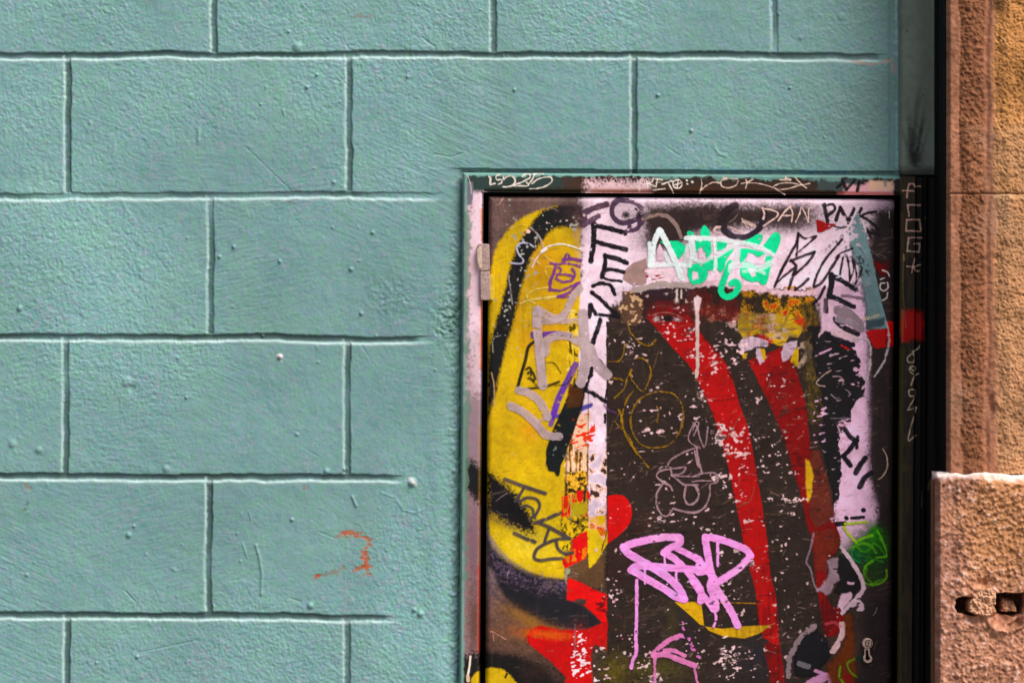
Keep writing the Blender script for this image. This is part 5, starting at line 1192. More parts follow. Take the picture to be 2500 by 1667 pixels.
# top rail
P(c, (54, 72, 66), F_(-62, -60, 210, -10), soft=5, grain=.6, rough=1); P(c, (76, 54, 44), F_(180, -50, 300, -8), soft=9, grain=1); P(c, (52, 44, 26), F_(10, -22, 240, -6), soft=4, grain=1, op=.6)
P(c, (232, 196, 200), F_(240, -38, 398, -8), soft=8, grain=1.2, rough=2.5); P(c, (206, 140, 120), F_(250, -20, 400, -8), soft=5, op=.6)
P(c, (64, 46, 38), F_(400, -46, 870, -8), soft=8, grain=1); B(c, (80, 48, 24), 1690, 466, 200, 8, .6)
P(c, (70, 84, 82), F_(800, -50, 905, -22), soft=4, rough=4, op=.9); P(c, (226, 170, 176), F_(868, -34, 985, -8), soft=4, rough=2, grain=.5); P(c, (228, 186, 160), F_(930, -44, 985, -20), soft=4, rough=2); P(c, (220, 130, 120), F_(850, -16, 985, -8), soft=4, op=.6)
K(c, (220, 196, 190), [loc2lay(250 + 116, -34), loc2lay(250 + 117, -14)], 6, .8); K(c, (222, 190, 190), Z(2, (1880, 180), (1885, 230)), 5, .7)
P(c, (112, 120, 118), Z(2, (1850, 100), (1900, 110), (1890, 190), (1870, 190)), soft=2, op=.7)
# wall paint brushed over the outer edges
sl, a = a_poly(c, F_(-70, -66, 1000, -50), soft=2.5, rough=3.0)
over(c, (sl, a), (120, 160, 150), .92)
sl, a = a_poly(c, F_(380, -66, 860, -44), soft=2.0, rough=3.4); over(c, (sl, a * sstep(-0.8, 0.6, c.b[sl])), (104, 138, 130), .9)
P(c, (110, 150, 142), Z(2, (670, 80), (770, 80), (730, 110), (712, 138), (690, 110)), soft=1.2)
sl, a = a_poly(c, F_(-70, -60, -52, 1300), soft=2.5, rough=1.5)
over(c, (sl, a), (122, 160, 148), .85)
sl, a = a_poly(c, F_(-60, -30, -44, 1300), soft=3.0, rough=3.5)
over(c, (sl, a * sstep(-0.3, 0.9, c.bb[sl] + 0.4 * c.m[sl])), (96, 124, 108), .75)
P(c, (112, 112, 122), F_(-52, -34, -38, 22), soft=2, rough=1.5); K(c, (226, 200, 196), [loc2lay(-52, -52), loc2lay(-44, -28), loc2lay(-42, -5)], 1.8, .8)
# right stile
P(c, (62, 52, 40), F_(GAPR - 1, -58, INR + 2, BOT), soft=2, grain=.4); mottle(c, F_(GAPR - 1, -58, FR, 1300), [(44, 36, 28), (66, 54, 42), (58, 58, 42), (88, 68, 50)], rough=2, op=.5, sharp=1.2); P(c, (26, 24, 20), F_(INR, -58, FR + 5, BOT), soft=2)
P(c, (104, 88, 50), F_(GAPR - 2, 30, GAPR + 7, 330), soft=4, op=.55); P(c, (84, 80, 34), F_(GAPR - 2, 360, GAPR + 9, 1250), soft=4, op=.6)  # olive highlight painted along the stile's inner edge
P(c, (186, 8, 8), Z(2, (2040, 1440), (2070, 1390), (2150, 1385), (2230, 1400), (2256, 1430)) + Z(4, (2256, 200), (2180, 200), (2040, 225)), soft=4, rough=1.0, grain=.8)
P(c, (206, 120, 90), Z(2, (2035, 1380), (2060, 1390), (2062, 1568)) + Z(4, (2050, 220), (2035, 225)), soft=2, op=.4)
K(c, (190, 160, 120), Z(2, (2058, 850), (2060, 900)), 3.5, .8); K(c, (150, 130, 110), Z(2, (2055, 900), (2050, 1150), (2065, 1400), (2080, 1560)), 2, .5)
for x, y in [(2275, 490), (2285, 1190), (2290, 60)]: K(c, (110, 110, 90), Z(2, (x, y), (x + 6, y + 3)), 3.5, .7)
K(c, (120, 110, 90), Z(6, (2320, 300), (2305, 380)), 3, .6); K(c, (110, 110, 100), Z(6, (2240, 380), (2240, 550)), 2, .6); K(c, (120, 120, 110), Z(4, (2265, 1300), (2270, 1306)), 3, .6)
cu2 = 0.5 * (c.U[:-1, :-1] + c.U[1:, 1:]); cv2 = 0.5 * (c.V[:-1, :-1] + c.V[1:, 1:])
fmask = ~((cu2 > GAPL) & (cu2 < GAPR) & (cv2 > GAPT))
M_FRAME = mat_vc('frame_enamel', rough=0.5, bump=0.14, bscale=1000, spec=0.2)
frame = place(link('frame', grid_mesh('frame', frame_points(c), fmask, deepen(c.C)), M_FRAME, door))
LEVEL[0] = 0.0002
# dark rebate behind the gap round the leaf
def lb(u0, u1, v0, v1, d0, d1):
    """box in door coordinates as 8 corners"""
    q = []
    for d in (d0, d1):
        for (u, v) in ((u0, v0), (u1, v0), (u1, v1), (u0, v1)):
            x, y = loc2lay(u, v); q.append(((x - 1250) * S, -d, (833.5 - y) * S))
    return q
def boxes_local(name, lst):
    V, Fc = [], []
    for b in lst:
        q = lb(*b); o = len(V); V += q
        Fc += [(o, o+1, o+2, o+3), (o+4, o+7, o+6, o+5), (o, o+4, o+5, o+1), (o+1, o+5, o+6, o+2), (o+2, o+6, o+7, o+3), (o+3, o+7, o+4, o)]
    me = bpy.data.meshes.new(name); me.from_pydata(V, [], Fc); me.update(); return me
rebate = place(link('rebate', boxes_local('rebate', [(-30, LW + 30, -30, BOT, -0.040, -0.036), (-30, GAPL - .5, -30, BOT, -0.036, 0.0035), (GAPR + .5, LW + 40, -30, BOT, -0.036, 0.0035), (GAPL, GAPR, -34, GAPT - .5, -0.036, 0.0035)]), M_DARK, door))
body = place(link('panel_body', boxes_local('panel_body', [(1.2, LW - 1.2, 1.2, BOT - 2, -0.022, 0.0026)]), M_DARK, door))

def ftag(label, strokes, col, op=.92, name='graffiti_tag', rough=.35, dry=.15):
    t = Tag(cf)
    for pts, w in strokes: t.S(col, pts, w, op, rough=rough, dry=dry, curved=len(pts) > 2)
    return t.build(name, label, frame, depth_fn=frame_points)
CR = (240, 226, 214)
ftag('cream lettering LSD25 at the left end of the top rail', [(Z(1, (292, 85), (310, 110), (308, 165), (352, 155)), 4), (Z(1, (400, 68), (365, 85), (372, 118), (415, 118), (420, 148), (385, 165)), 3.2), (Z(1, (435, 90), (437, 120), (470, 90), (520, 85), (552, 130), (530, 170), (480, 187), (430, 187)), 3.4),
     (Z(1, (620, 88), (655, 62), (695, 70), (688, 105), (600, 150), (535, 178), (610, 180), (680, 176), (662, 145)), 3), (Z(1, (735, 62), (780, 58), (828, 60)), 3), (Z(1, (738, 64), (722, 110), (680, 165)), 3.2), (Z(1, (712, 160), (770, 115), (840, 95), (900, 98), (905, 140), (840, 185), (765, 205), (690, 208)), 3)], CR)
def sharp(ptsl): return ptsl
ftag('cream lettering KITO with a ringed O on the top rail', [(Z(1, (1825, 110), (1840, 160), (1845, 200)), 3), (Z(1, (1900, 100), (1880, 140), (1820, 165)), 3), (Z(1, (1850, 155), (1920, 185)), 3), (Z(1, (1940, 110), (1930, 150), (1925, 190)), 3), (Z(1, (1915, 112), (1985, 120)), 3), (Z(1, (1930, 150), (1975, 140)), 2.6),
     (Z(1, (1900, 222), (1960, 212), (2010, 208)), 3), (Z(1, (1985, 160), (2080, 130)), 3), (Z(1, (2040, 140), (2070, 200), (2095, 250)), 2.6), (Z(1, (2130, 120), (2090, 145), (2100, 190), (2150, 200), (2180, 160), (2150, 120), (2120, 122)), 3), (Z(1, (2140, 125), (2130, 200)), 2.4), (Z(1, (2100, 170), (2175, 150)), 2.4),
     (Z(1, (2222, 125), (2226, 128)), 4), (Z(1, (2226, 158), (2230, 160)), 4), (Z(1, (2275, 140), (2280, 142)), 4)], CR)
ftag('thin cream looping handwriting towards the right of the top rail', [(Z(2, (85, 120), (90, 170), (70, 250)), 2.6), (Z(2, (75, 225), (130, 180), (200, 145), (270, 150)), 2.8), (Z(2, (330, 110), (280, 130), (285, 180), (350, 198), (420, 175), (445, 130)), 2.8), (Z(2, (520, 115), (530, 150), (518, 200)), 2.6), (Z(2, (600, 110), (540, 140), (470, 158)), 2.6),
     (Z(2, (540, 150), (640, 155), (740, 180), (800, 205), (900, 262)), 2.2), (Z(2, (900, 105), (960, 115)), 2.6), (Z(2, (910, 85), (905, 120)), 2.2), (Z(2, (1000, 95), (1050, 150), (1110, 200)), 2.8), (Z(2, (850, 120), (960, 125)), 2.4), (Z(2, (1140, 155), (1060, 170), (960, 150), (860, 155), (790, 185), (830, 212), (920, 208), (1040, 175)), 2.8), (Z(2, (300, 100), (440, 110)), 2)], (226, 196, 180))
ftag('black brush letters NI on the pink end of the top rail', [(Z(2, (1410, 195), (1460, 150), (1460, 125)), 7), (Z(2, (1460, 130), (1500, 215)), 8), (Z(2, (1500, 215), (1580, 125)), 6), (Z(2, (1605, 225), (1625, 140)), 8), (Z(2, (1625, 145), (1660, 155)), 5)], (30, 24, 34))
ftag('pinkish lettering FLOG and a star written down the right stile', [(Z(2, (2110, 160), (2095, 220), (2088, 295)), 4), (Z(2, (2105, 165), (2150, 160), (2170, 185)), 3.4), (Z(2, (2165, 185), (2230, 180)), 3.6), (Z(2, (2050, 225), (2150, 228)), 3.8), (Z(2, (2095, 365), (2228, 365)), 3.6), (Z(2, (2098, 365), (2108, 470)), 4),
     (Z(2, (2088, 510), (2222, 505)), 3.8), (Z(2, (2222, 505), (2235, 620)), 3.6), (Z(2, (2235, 620), (2080, 618)), 3.8), (Z(2, (2080, 618), (2088, 508)), 3.6), (Z(2, (2240, 682), (2105, 684)), 3.6), (Z(2, (2105, 684), (2092, 815)), 3.8), (Z(2, (2092, 815), (2214, 820)), 3.6), (Z(2, (2214, 820), (2225, 738)), 3.6), (Z(2, (2225, 738), (2160, 740)), 3.6),
     (Z(2, (2168, 885), (2150, 950), (2136, 1025)), 4), (Z(2, (2092, 962), (2160, 966), (2228, 945)), 4), (Z(2, (2160, 966), (2172, 1000), (2215, 1006)), 3.6)], (244, 190, 170))
ftag('thin cream handwriting running down the right stile below the red patch', [(Z(4, (2225, 255), (2200, 290), (2140, 310)), 3), (Z(4, (2205, 285), (2140, 330), (2095, 370), (2100, 410), (2150, 415), (2170, 370), (2150, 335)), 3), (Z(4, (2120, 480), (2170, 500), (2175, 460), (2130, 460), (2115, 500), (2150, 530)), 2.8), (Z(4, (2210, 525), (2160, 560), (2130, 635)), 2.8),
     (Z(4, (2170, 680), (2110, 690), (2120, 745), (2170, 740), (2175, 690)), 2.8), (Z(4, (2175, 750), (2130, 820), (2095, 880)), 2.8), (Z(4, (2095, 882), (2140, 870), (2195, 850)), 2.8), (Z(4, (2192, 855), (2140, 1000), (2105, 1140), (2110, 1180), (2150, 1150), (2190, 1130)), 2.8)], (246, 214, 184))

# ------------------------------------------------------------------ hinge and lock
import bmesh
def lay3(x, y, d): return ((x - 1250) * S, -d, (833.5 - y) * S)
def prism(pts, d0, d1, bevel=0.0006, name='part', seg=2):
    bm = bmesh.new()
    f = bm.faces.new([bm.verts.new(lay3(x, y, d1)) for x, y in pts])
    bm.normal_update()
    if f.normal.y > 0: f.normal_flip()
    r = bmesh.ops.extrude_face_region(bm, geom=[f])
    bmesh.ops.translate(bm, verts=[v for v in r['geom'] if isinstance(v, bmesh.types.BMVert)], vec=(0, d1 - d0, 0))
    bmesh.ops.recalc_face_normals(bm, faces=bm.faces[:])
    if bevel: bmesh.ops.bevel(bm, geom=bm.edges[:], offset=bevel, segments=seg, affect='EDGES', profile=0.6)
    me = bpy.data.meshes.new(name); bm.to_mesh(me); bm.free(); return me
def cyl(cx, cy, r, d0, d1, n=28, bevel=0.0005, name='part'):
    return prism([(cx + r * math.cos(2 * math.pi * i / n), cy + r * math.sin(2 * math.pi * i / n)) for i in range(n)], d0, d1, bevel, name)
M_YP = mat_flat('thick_yellow_paint', (206, 176, 40), rough=0.45, var=0.2, nscale=200, bump=0.5)
M_STEEL = mat_flat('worn_brass_lock', (196, 164, 150), rough=0.35, metal=0.35, nscale=300, var=0.3, bump=0.3)
M_BLACK = mat_flat('keyway_black', (8, 7, 7), rough=0.9)
hinge = place(link('hinge', prism(Z(1, (188, 752), (208, 738), (300, 748), (306, 1000), (212, 1008), (196, 960), (184, 850)), 0.004, 0.0155, 0.0012), M_RUSTY, door))
place(hinge)
lk = link('hinge_leaf', prism(Z(1, (210, 1014), (306, 1008), (310, 1280), (296, 1294), (214, 1292)), 0.004, 0.0175, 0.0014), M_RUSTY, hinge)
kn = link('hinge_pin', prism(Z(1, (176, 800), (205, 760), (226, 800), (226, 980), (200, 1000), (180, 900)), 0.008, 0.0180, 0.0016), mat_flat('beige_hinge_paint', (196, 170, 150), rough=0.6, nscale=300, bump=0.6), hinge)
gl = link('paint_blob', prism(Z(1, (305, 1040), (330, 1036), (346, 1080), (340, 1160), (352, 1220), (340, 1290), (310, 1296), (300, 1180)), 0.006, 0.0125, 0.0012), M_YP, hinge)
gl['label'] = 'thick yellow paint run beside the hinge'
lx, ly = 1690 + 1702 / 4, 1275 + 1170 / 4
lock = place(link('lock', cyl(lx, ly, 13, 0.004, 0.0165, bevel=0.0016), M_STEEL, door))
link('lock_ring', cyl(lx + 2.5, ly, 8.4, 0.0160, 0.0172, bevel=0.0003), M_BLACK, lock)
link('cylinder', cyl(lx + 2.5, ly, 6.8, 0.0165, 0.0182, bevel=0.0003), M_STEEL, lock)
link('keyhole', prism([(lx + 1.6, ly - 4), (lx + 3.6, ly - 4), (lx + 3.8, ly + 4), (lx + 1.4, ly + 4)], 0.0180, 0.0185, 0), M_BLACK, lock)
link('escutcheon', prism([(lx - 8, ly + 12), (lx + 6, ly + 12), (lx + 7, ly + 28), (lx + 13, ly + 36), (lx + 10, ly + 46), (lx, ly + 49), (lx - 9, ly + 44), (lx - 11, ly + 34), (lx - 7, ly + 26)], 0.004, 0.0150, 0.0014), M_STEEL, lock)
link('keyhole', prism([(lx - 4, ly + 16), (lx + 1, ly + 15), (lx + 3, ly + 30), (lx + 7, ly + 37), (lx + 1, ly + 42), (lx - 5, ly + 38), (lx - 4, ly + 28)], 0.0148, 0.0155, 0), M_BLACK, lock)

# ------------------------------------------------------------------ upright plaster strip above the door's right end
ux = np.arange(2192, 2286, 1.8); uy = np.concatenate([np.arange(-900, -20, 8.0), np.arange(-20, 428, 1.8)])
SX, SY = np.meshgrid(ux, uy)
NS = {k: sample(nz[k], SX + 300, SY + 500, ST) for k in ('fine', 'fine2', 'med', 'big', 'c1', 'c3', 's3', 'huge')}
hs = -0.0065 + 0.00005 * NS['fine2'] + 0.0002 * NS['big'] * .5 + 0.00005 * NS['s3']
hs += -0.004 * sstep(2284, 2294, SX) + 0.0014 * np.exp(-((SX - 2197) / 3.5) ** 2)
CS = np.ones(SX.shape + (3,)) * lin((142, 156, 138))
CS *= (1 + 0.05 * NS['c1'] + 0.05 * NS['c3'] + 0.06 * NS['big'])[..., None]
def sover(a, col):
    global CS
    CS = CS * (1 - a[..., None]) + lin(col) * a[..., None]
sover(0.5 * np.exp(-((SX - 2262) / 30) ** 2), (104, 106, 84))
for (x, y, rx, ry, an, op) in [(2232, 372, 17, 46, -4, 1.0), (2236, 300, 8, 70, 6, .6), (2226, 320, 6, 60, -6, .5), (2248, 330, 6, 50, 8, .5), (2222, 330, 5, 50, -8, .5), (2246, 340, 5, 55, 10, .6), (2258, 350, 4, 40, 16, .35), (2236, 390, 16, 16, 0, .8), (2210, 340, 4, 30, -14, .3)]:
    a_ = math.radians(an); xx = SX - x; yy = SY - y
    uu = xx * math.cos(a_) + yy * math.sin(a_); vv = -xx * math.sin(a_) + yy * math.cos(a_)
    sover(np.clip(op * np.exp(-((uu / rx) ** 2 + (vv / ry) ** 2)) * (1 + .15 * NS['fine2']), 0, 1), (24, 28, 22))
sover(sstep(396, 424, SY + 3 * NS['med']) * 0.85, (44, 34, 30)); sover(0.8 * np.exp(-((SY - 408 - 0.08 * (SX - 2200)) / 3.5) ** 2) * (SX < 2240), (116, 120, 104))
sover(sstep(2284, 2290, SX) * .95, (20, 18, 16))
for x, y, r in [(2216, 76, 2.2), (2255, 232, 2), (2216, 147, 2), (2238, 92, 1.4)]:
    sover(np.exp(-(((SX - x) / r) ** 2 + ((SY - y) / r) ** 2)), (40, 44, 36) if y != 147 else (170, 160, 150))
strip = link('plaster_strip', grid_mesh('plaster_strip', W3(SX, SY, hs), None, CS), mat_vc('strip_paint', rough=0.5, bump=0.15, bscale=1200))
tag(strip, 'grey green upright strip with a black smoke smear, beside the stone pillar', 'wall trim')
link('strip_backing', bm_boxes([((2190 - 1250) * S, (2281 - 1250) * S, 0.012, 0.06, (833.5 - 428) * S, 1733 * S)]), M_DARK, strip)

# ------------------------------------------------------------------ black steel jamb, plus a plate that blackens the gap beside the stone
XJ = 1062 * (1 - 0.14 / D)          # the pillar's left face, in layout units from the view axis
jamb = link('steel_jamb', bm_boxes([((XJ - 1.5) * S, (XJ - 0.1) * S, -0.124, 0.055, -2060 * S, 1733 * S), ((2282 - 1250) * S, (XJ - 1.7) * S, -0.030, 0.055, -2060 * S, 1733 * S)]), M_DARK)  # thin plate added over the pillar's side to keep the gap's shade black
tag(jamb, 'narrow black steel jamb with a plate added to darken the gap beside the stone pillar', 'jamb')

# ------------------------------------------------------------------ stone pillar
REF = 0.14                        # its shaft face stands 14 cm proud of the wall
M_STONE = mat_vc('sandstone', rough=0.88, bump=0.5, bscale=900, spec=0.15)
def stone_grid(x0, x1, y0, y1, fx1, fy0, fy1, seed):
    gx = np.concatenate([np.arange(x0, fx1, 1.7), np.arange(fx1, x1, 12.0)])
    parts = []
    if y0 < fy0: parts.append(np.arange(y0, fy0, 8.0))
    parts.append(np.arange(max(y0, fy0), min(y1, fy1), 1.7))
    if y1 > fy1: parts.append(np.arange(fy1, y1, 8.0))
    gy = np.concatenate(parts)
    gx = np.append(gx, x1); gy = np.append(gy, y1)
    X_, Y_ = np.meshgrid(gx, gy)
    q = {}
    for i, (k, a, b, an) in enumerate([('f', .8, .8, 0), ('f2', 1.5, 1.5, 0), ('p', 1.9, 1.9, 0), ('m', 6, 6, 0), ('b', 20, 20, 0), ('w', 60, 60, 0), ('ch', 7, 1.6, 38), ('ch2', 6, 1.6, -30), ('v', 2, 14, 0), ('k', 2.4, 2.4, 0), ('wv', 25, 25, 0)]):
        q[k] = sample(fnoise(512, 512, a, b, seed=seed + i, ang=an), X_, Y_, 1.7)
    return X_, Y_, q
def pits(n, lo, hi): return -sstep(lo, hi, n)

def shaft(y0, y1, seed, lipy, name, warm):
    X_, Y_, q = stone_grid(2312, 5600, y0, y1, 2520, -20, 1180, seed)
    d = np.full(X_.shape, REF)
    el = 2344 + 2.5 * q['wv'] + 1.0 * q['m']                 # margin / tooled band boundary
    e2 = 2406 + 3.0 * sample(nz['wav'], Y_, Y_ * 0, ST)
    e3 = 2424 + 2.0 * q['wv']
    # left arris, smooth margin, tooled hollow band, smooth fillet, right rough face
    d -= 0.020 * np.clip(1 - (X_ - 2312) / 10.0, 0, 1) ** 2.0
    band = sstep(-3, 4, X_ - el) * sstep(-6, 6, e2 - X_)
    d += band * (0.004 * np.sin(np.clip((X_ - el) / (e2 - el), 0, 1) * math.pi) ** 0.7 * (1 + .25 * q['b']) - 0.0015 + 0.00025 * q['ch'] * (0.6 + .4 * sstep(-1, 1, q['w'])) + 0.0002 * q['ch2'] + .0004 * q['p'] + .0006 * q['f2'] + .0003 * q['f'])
    d -= 0.0035 * sstep(-4, 5, X_ - e2) * (1 - sstep(0, 12, X_ - e2 - 4)) 
    right = sstep(0, 10, X_ - e2 - 3)
    d += right * (-0.001 + 0.005 * sstep(e3 + 4, e3 + 40, X_))
    rr = sstep(e3 - 2, e3 + 14, X_)
    pit = np.clip(q['p'] * .3 + q['k'] * .3 + q['f2'] * .8, 0.2, 2.6) ** 1.2
    d += rr * (-0.0010 * pit + 0.0006 * q['f2'] + 0.0003 * q['f'] + 0.0012 * q['m'] * .5 + 0.0016 * q['b'] * .6)
    d += (1 - band) * (1 - rr) * (0.00022 * q['f2'] + 0.0003 * q['v'] * .5)
    d += 0.0006 * q['w'] + 0.00012 * q['f']
    # bed joints
    for yy, kind in lipy:
        t = Y_ - yy - 1.5 * q['wv']
        d -= 0.0045 * np.exp(-((t + 3) / 3.0) ** 2) * (0.5 + 0.5 * rr)
        d += 0.0022 * np.exp(-((t - 5) / 4.0) ** 2) * rr
    base = lin((186, 136, 96)); C_ = np.ones(X_.shape + (3,)) * base
    mg = (1 - rr)[..., None]
    C_ = C_ * (1 - 0.8 * mg) + lin((150, 98, 76)) * 0.8 * mg
    bnd = band[..., None] * .7
    C_ = C_ * (1 - bnd) + lin((116, 72, 44)) * bnd
    o = (rr * sstep(900, 150, Y_ + 120 * q['w'] * .6) * (0.75 * warm))[..., None]
    C_ = C_ * (1 - o) + lin((192, 132, 70)) * o
    C_ *= (1 + 0.10 * q['b'] + 0.06 * q['w'] + 0.10 * q['f2'] + 0.08 * q['p'])[..., None]
    dk = (rr * sstep(0.9, 2.2, .3 * q['k'] + .3 * q['p'] + .8 * q['f2']) * .75)[..., None]; C_ = C_ * (1 - dk) + lin((84, 54, 34)) * dk
    gy_ = (sstep(0.6, 2.0, q['w'] + 0.5 * q['b']) * .35)[..., None]; C_ = C_ * (1 - gy_) + lin((140, 118, 98)) * gy_
    wh = (rr * sstep(2.6, 3.0, q['f'] + .4 * q['m']) * .6)[..., None]; C_ = C_ * (1 - wh) + lin((226, 196, 160)) * wh
    return X_, Y_, d, C_
pillar = empty('stone_pillar', ((2600 - 1250) * S, 0, -2060 * S))
tag(pillar, 'weathered orange sandstone pillar with a projecting lower block at the right edge of the view', 'pillar')
PO = Vector(pillar.location)
def pplace(o): o.location = -PO; return o
def add_block(name, X_, Y_, d, C_, left, top=None):
    P_ = W3(X_, Y_, d, REF)
    me = grid_mesh(name, P_, None, np.clip(C_, .003, .85))
    # depth of the block: returns on the left, top and foot back to the wall plane
    o = pplace(link(name, me, M_STONE, pillar))
    return o
Xa, Ya, da, Ca = shaft(-900, 473, 500, [], 'shaft_block', 1.0)
da -= 0.0025 * np.clip(1 - (473 - Ya) / 5.0, 0, 1) ** 1.5
# dark stain at the head of the right face
aa = np.clip(.75 * np.exp(-(((Xa - 2440) / 18) ** 2 + ((Ya - 10) / 26) ** 2)), 0, 1)[..., None]; Ca = Ca * (1 - aa) + lin((64, 44, 28)) * aa
add_block('shaft_block', Xa, Ya, da, Ca, 2312)
Xb, Yb, db, Cb = shaft(474, 1156, 560, [], 'shaft_block', .8)
db -= 0.0015 * np.clip(1 - (Yb - 474) / 5.0, 0, 1) ** 1.5
eb = np.exp(-((Yb - 481) / 4.0) ** 2) * sstep(2420, 2430, Xb); Cb = Cb * (1 - .35 * eb[..., None]) + lin((226, 190, 140)) * .35 * eb[..., None]
# a chipped shoulder low on the tooled band and a knocked arris on the right face
db += 0.004 * np.exp(-(((Xb - 2350) / 14) ** 2 + ((Yb - 965) / 22) ** 2)) - 0.006 * np.exp(-(((Xb - 2418) / 7) ** 2 + ((Yb - 985) / 26) ** 2)) + 0.005 * np.exp(-(((Xb - 2438) / 12) ** 2 + ((Yb - 985) / 14) ** 2))
db -= 0.004 * np.exp(-(((Xb - 2432) / 10) ** 2 + ((Yb - 630) / 8) ** 2))
add_block('shaft_block', Xb, Yb, db, Cb, 2312)
K2 = [(2322, 225, 232), (2323, 660, 675)]
# returns to the wall behind the shaft
fr = (D - REF) / D
def ret(name, xl, y0, y1, d1, d0, xr=5600):
    me = bm_boxes([((xl - 1250) * S * fr, (xr - 1250) * S * fr, -d1, -d0, (833.5 - y1) * S * fr, (833.5 - y0) * S * fr)])
    return me
M_SC = mat_flat('sandstone_side', (120, 84, 58), rough=0.9, nscale=30, var=.25, bump=.6)  # darker copy of the sandstone, with the side's shade in its colour
pplace(link('shaft_core', ret('shaft_core', 2312.3, -899, 1156, REF - 0.0215, -0.06), M_SC, pillar))

# lower block
Xc, Yc, q = stone_grid(2283, 5600, 1152, 2833, 2520, 1140, 1690, 640)
PD = REF + 0.028
d = np.full(Xc.shape, PD)
left = 2283 + 0.0 * Yc
d -= 0.030 * np.clip(1 - (Xc - 2283) / 9.0, 0, 1) ** 2.0
ty = 1153 + 5 * sstep(2340, 2290, Xc) * -0.4
slope = np.clip(1 - (Yc - 1152 - 2.2 * q['m'] - 1.5 * q['wv']) / (25.0 + 3 * q['b']), 0, 1.05)
d -= 0.036 * slope ** 1.15
mg = 1 - sstep(-6, 8, Xc - (2334 + 5 * q['wv'] + 2 * q['m']))
low = sstep(1420, 1560, Yc + 30 * q['w'])
rr = (1 - mg) * (1 - 0.45 * low)
d -= mg * 0.0028
d += rr * (0.0005 * q['p'] + 0.0004 * q['m'] + 0.0008 * q['f2'] + .0004 * q['f'] + 0.0014 * q['ch2'] * .35) * (1 - slope) + (1 - rr) * (0.0005 * q['f2'] + .0003 * q['f'] + .0003 * q['p'] + .0004 * q['v'] * .6 + .0005 * q['m']) + 0.0012 * q['b']
def hole(x0, x1, y0, y1, dep, soft=3.0):
    a = sstep(-soft, soft, Xc - x0 + 1.2 * q['m']) * sstep(-soft, soft, x1 - Xc + 1.2 * q['m']) * sstep(-soft, soft, Yc - y0 + q['m']) * sstep(-soft, soft, y1 - Yc + q['m'])
    return dep * a
def blob_hole(pts, dep):
    p = np.array(pts, float); cl = np.vstack([p, p[:1]]); dd = seg_dist(Xc, Yc, cl); ins = np.zeros(Xc.shape, bool)
    for (ax, ay), (bx, by) in zip(cl[:-1], cl[1:]):
        if ay != by: ins ^= ((ay > Yc) != (by > Yc)) & (Xc < (bx - ax) * (Yc - ay) / (by - ay) + ax)
    return dep * sstep(-2.5, 3.0, np.where(ins, dd, -dd) + 1.3 * q['m'] + .8 * q['p'])
HA = [(2331, 1462), (2345, 1456), (2378, 1458), (2398, 1466), (2396, 1496), (2370, 1500), (2334, 1494), (2329, 1480)]; HB = [(2424, 1448), (2450, 1443), (2476, 1447), (2494, 1444), (2497, 1470), (2492, 1494), (2470, 1499), (2430, 1495), (2420, 1470)]
d -= blob_hole(HA, 0.050); d -= blob_hole(HB, 0.050)
d -= 0.008 * np.exp(-(((Xc - 2362) / 30) ** 2 + ((Yc - 1508) / 10) ** 2))
sc = ((Xc - 2450 - 2 * q['m']) / 44) ** 2 + ((Yc - 1502 - 1.5 * q['m']) / 32) ** 2
d -= 0.026 * np.clip(1 - sc, 0, 1) ** 0.7 * sstep(1488, 1500, Yc)
d += 0.013 * np.exp(-(((Xc - 2464) / 22) ** 2 + ((Yc - 1513 + .45 * (Xc - 2464)) / 9) ** 2)) + 0.003 * np.exp(-((np.sqrt(sc) - 1.1) / .14) ** 2) * sstep(1500, 1512, Yc)
d -= 0.010 * np.exp(-(((Xc - 2398) / 18) ** 2 + ((Yc - 1420) / 12) ** 2))
C_ = np.ones(Xc.shape + (3,)) * lin((180, 126, 98))
m_ = (mg * .6)[..., None]; C_ = C_ * (1 - m_) + lin((170, 118, 96)) * m_
C_ *= (1 + .10 * q['b'] + .10 * q['p'] + .12 * q['f2'] + .06 * q['f'])[..., None]
ye = (sstep(.2, 1.8, q['w'] + .4 * q['b']) * .4)[..., None]; C_ = C_ * (1 - ye) + lin((196, 138, 74)) * ye
dk = (rr * sstep(1.4, 2.4, -q['p'] - .4 * q['m']) * .5)[..., None]; C_ = C_ * (1 - dk) + lin((100, 64, 44)) * dk
tp = (sstep(0.0, 0.75, slope + .10 * q['p'] + .06 * q['f2']) * .9)[..., None]; C_ = C_ * (1 - tp) + lin((240, 222, 214)) * tp          # top light painted near white into the upward-facing ledge
hh = np.clip(blob_hole(HA, 1) + blob_hole(HB, 1), 0, 1)[..., None] * .8; C_ = C_ * (1 - hh) + lin((74, 50, 36)) * hh  # holes darkened inside, their shade put into the colour
base_block = add_block('plinth_block', Xc, Yc, d, C_, 2283)
base_block['label'] = 'projecting lower block with a broken square hole'
pplace(link('plinth_core', ret('plinth_core', 2283.3, 1172, 2833, PD - 0.052, 0.08), M_SC, pillar))
pplace(link('plinth_ledge', ret('plinth_ledge', 2286, 1153, 1200, PD - 0.055, 0.08), M_STONE and mat_flat('ledge_stone', (206, 176, 160), rough=.9, nscale=60, bump=.6), pillar))  # paler stone, carrying the ledge's painted top light
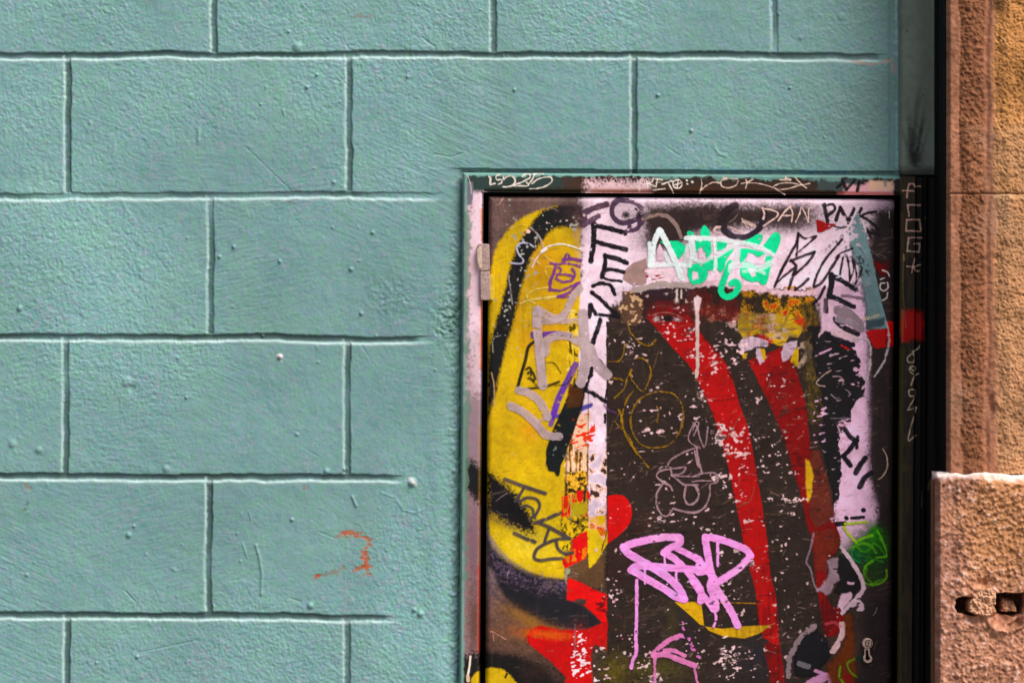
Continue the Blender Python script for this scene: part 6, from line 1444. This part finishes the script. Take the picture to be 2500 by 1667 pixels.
def stone_lump(name, pts, d0, d1, seed, label=None, tilt=0.0):
    """small squared stone with a rough face, standing in the hole"""
    p = np.array(pts, float)
    gx = np.arange(p[:, 0].min() - 4, p[:, 0].max() + 4, 1.2); gy = np.arange(p[:, 1].min() - 4, p[:, 1].max() + 4, 1.2)
    X_, Y_ = np.meshgrid(gx, gy)
    n1 = sample(fnoise(256, 256, 1.4, seed=seed), X_, Y_, 1.2); n2 = sample(fnoise(256, 256, 4, seed=seed + 1), X_, Y_, 1.2); n3 = sample(fnoise(256, 256, 0.7, seed=seed + 2), X_, Y_, 1.2)
    cl = np.vstack([p, p[:1]]); dd = seg_dist(X_, Y_, cl); ins = np.zeros(X_.shape, bool)
    for (ax, ay), (bx, by) in zip(cl[:-1], cl[1:]):
        if ay != by: ins ^= ((ay > Y_) != (by > Y_)) & (X_ < (bx - ax) * (Y_ - ay) / (by - ay) + ax)
    s_ = np.where(ins, dd, -dd) + 0.8 * n2
    dep = d0 + (d1 - d0) * sstep(-1.5, 1.0, s_) - 0.003 * np.clip(1 - s_ / 5, 0, 1) ** 2 * (s_ > -1) + (s_ > 0) * (0.0011 * n1 + 0.0009 * n2 + .0004 * n3 + tilt * (Y_ - p[:, 1].mean()) * S)
    c_ = np.ones(X_.shape + (3,)) * lin((196, 148, 116)) * (1 + .14 * n1 + .08 * n2)[..., None]
    cell = (s_ > -2.5); cell = cell[:-1, :-1] & cell[1:, 1:]
    o = pplace(link(name, grid_mesh(name, W3(X_, Y_, dep, REF), cell, np.clip(c_, .01, .85)), M_STONE, pillar))
    if label: o['label'] = label
    return o
stone_lump('stone_chip', [(2372, 1433), (2416, 1431), (2428, 1442), (2424, 1470), (2416, 1496), (2400, 1503), (2362, 1490), (2358, 1468), (2370, 1456)], 0.13, 0.173, 3, 'squared stone plug wedged in the hole')
stone_lump('stone_chip', [(2445, 1458), (2474, 1466), (2482, 1492), (2440, 1492)], 0.125, 0.150, 9, 'loose tilted chip inside the right hole', tilt=.3)

# ------------------------------------------------------------------ pavement
gz = -2060 * S
pav = link('pavement', grid_mesh('pavement', np.stack([*np.meshgrid(np.linspace(-40, 40, 60), np.linspace(0.25, -60, 60)), np.full((60, 60), gz)], -1)[..., [0, 1, 2]], None, None, smooth=False), mat_flat('paving', (120, 112, 104), rough=.85, nscale=3, bump=.4))
pav['kind'] = 'structure'
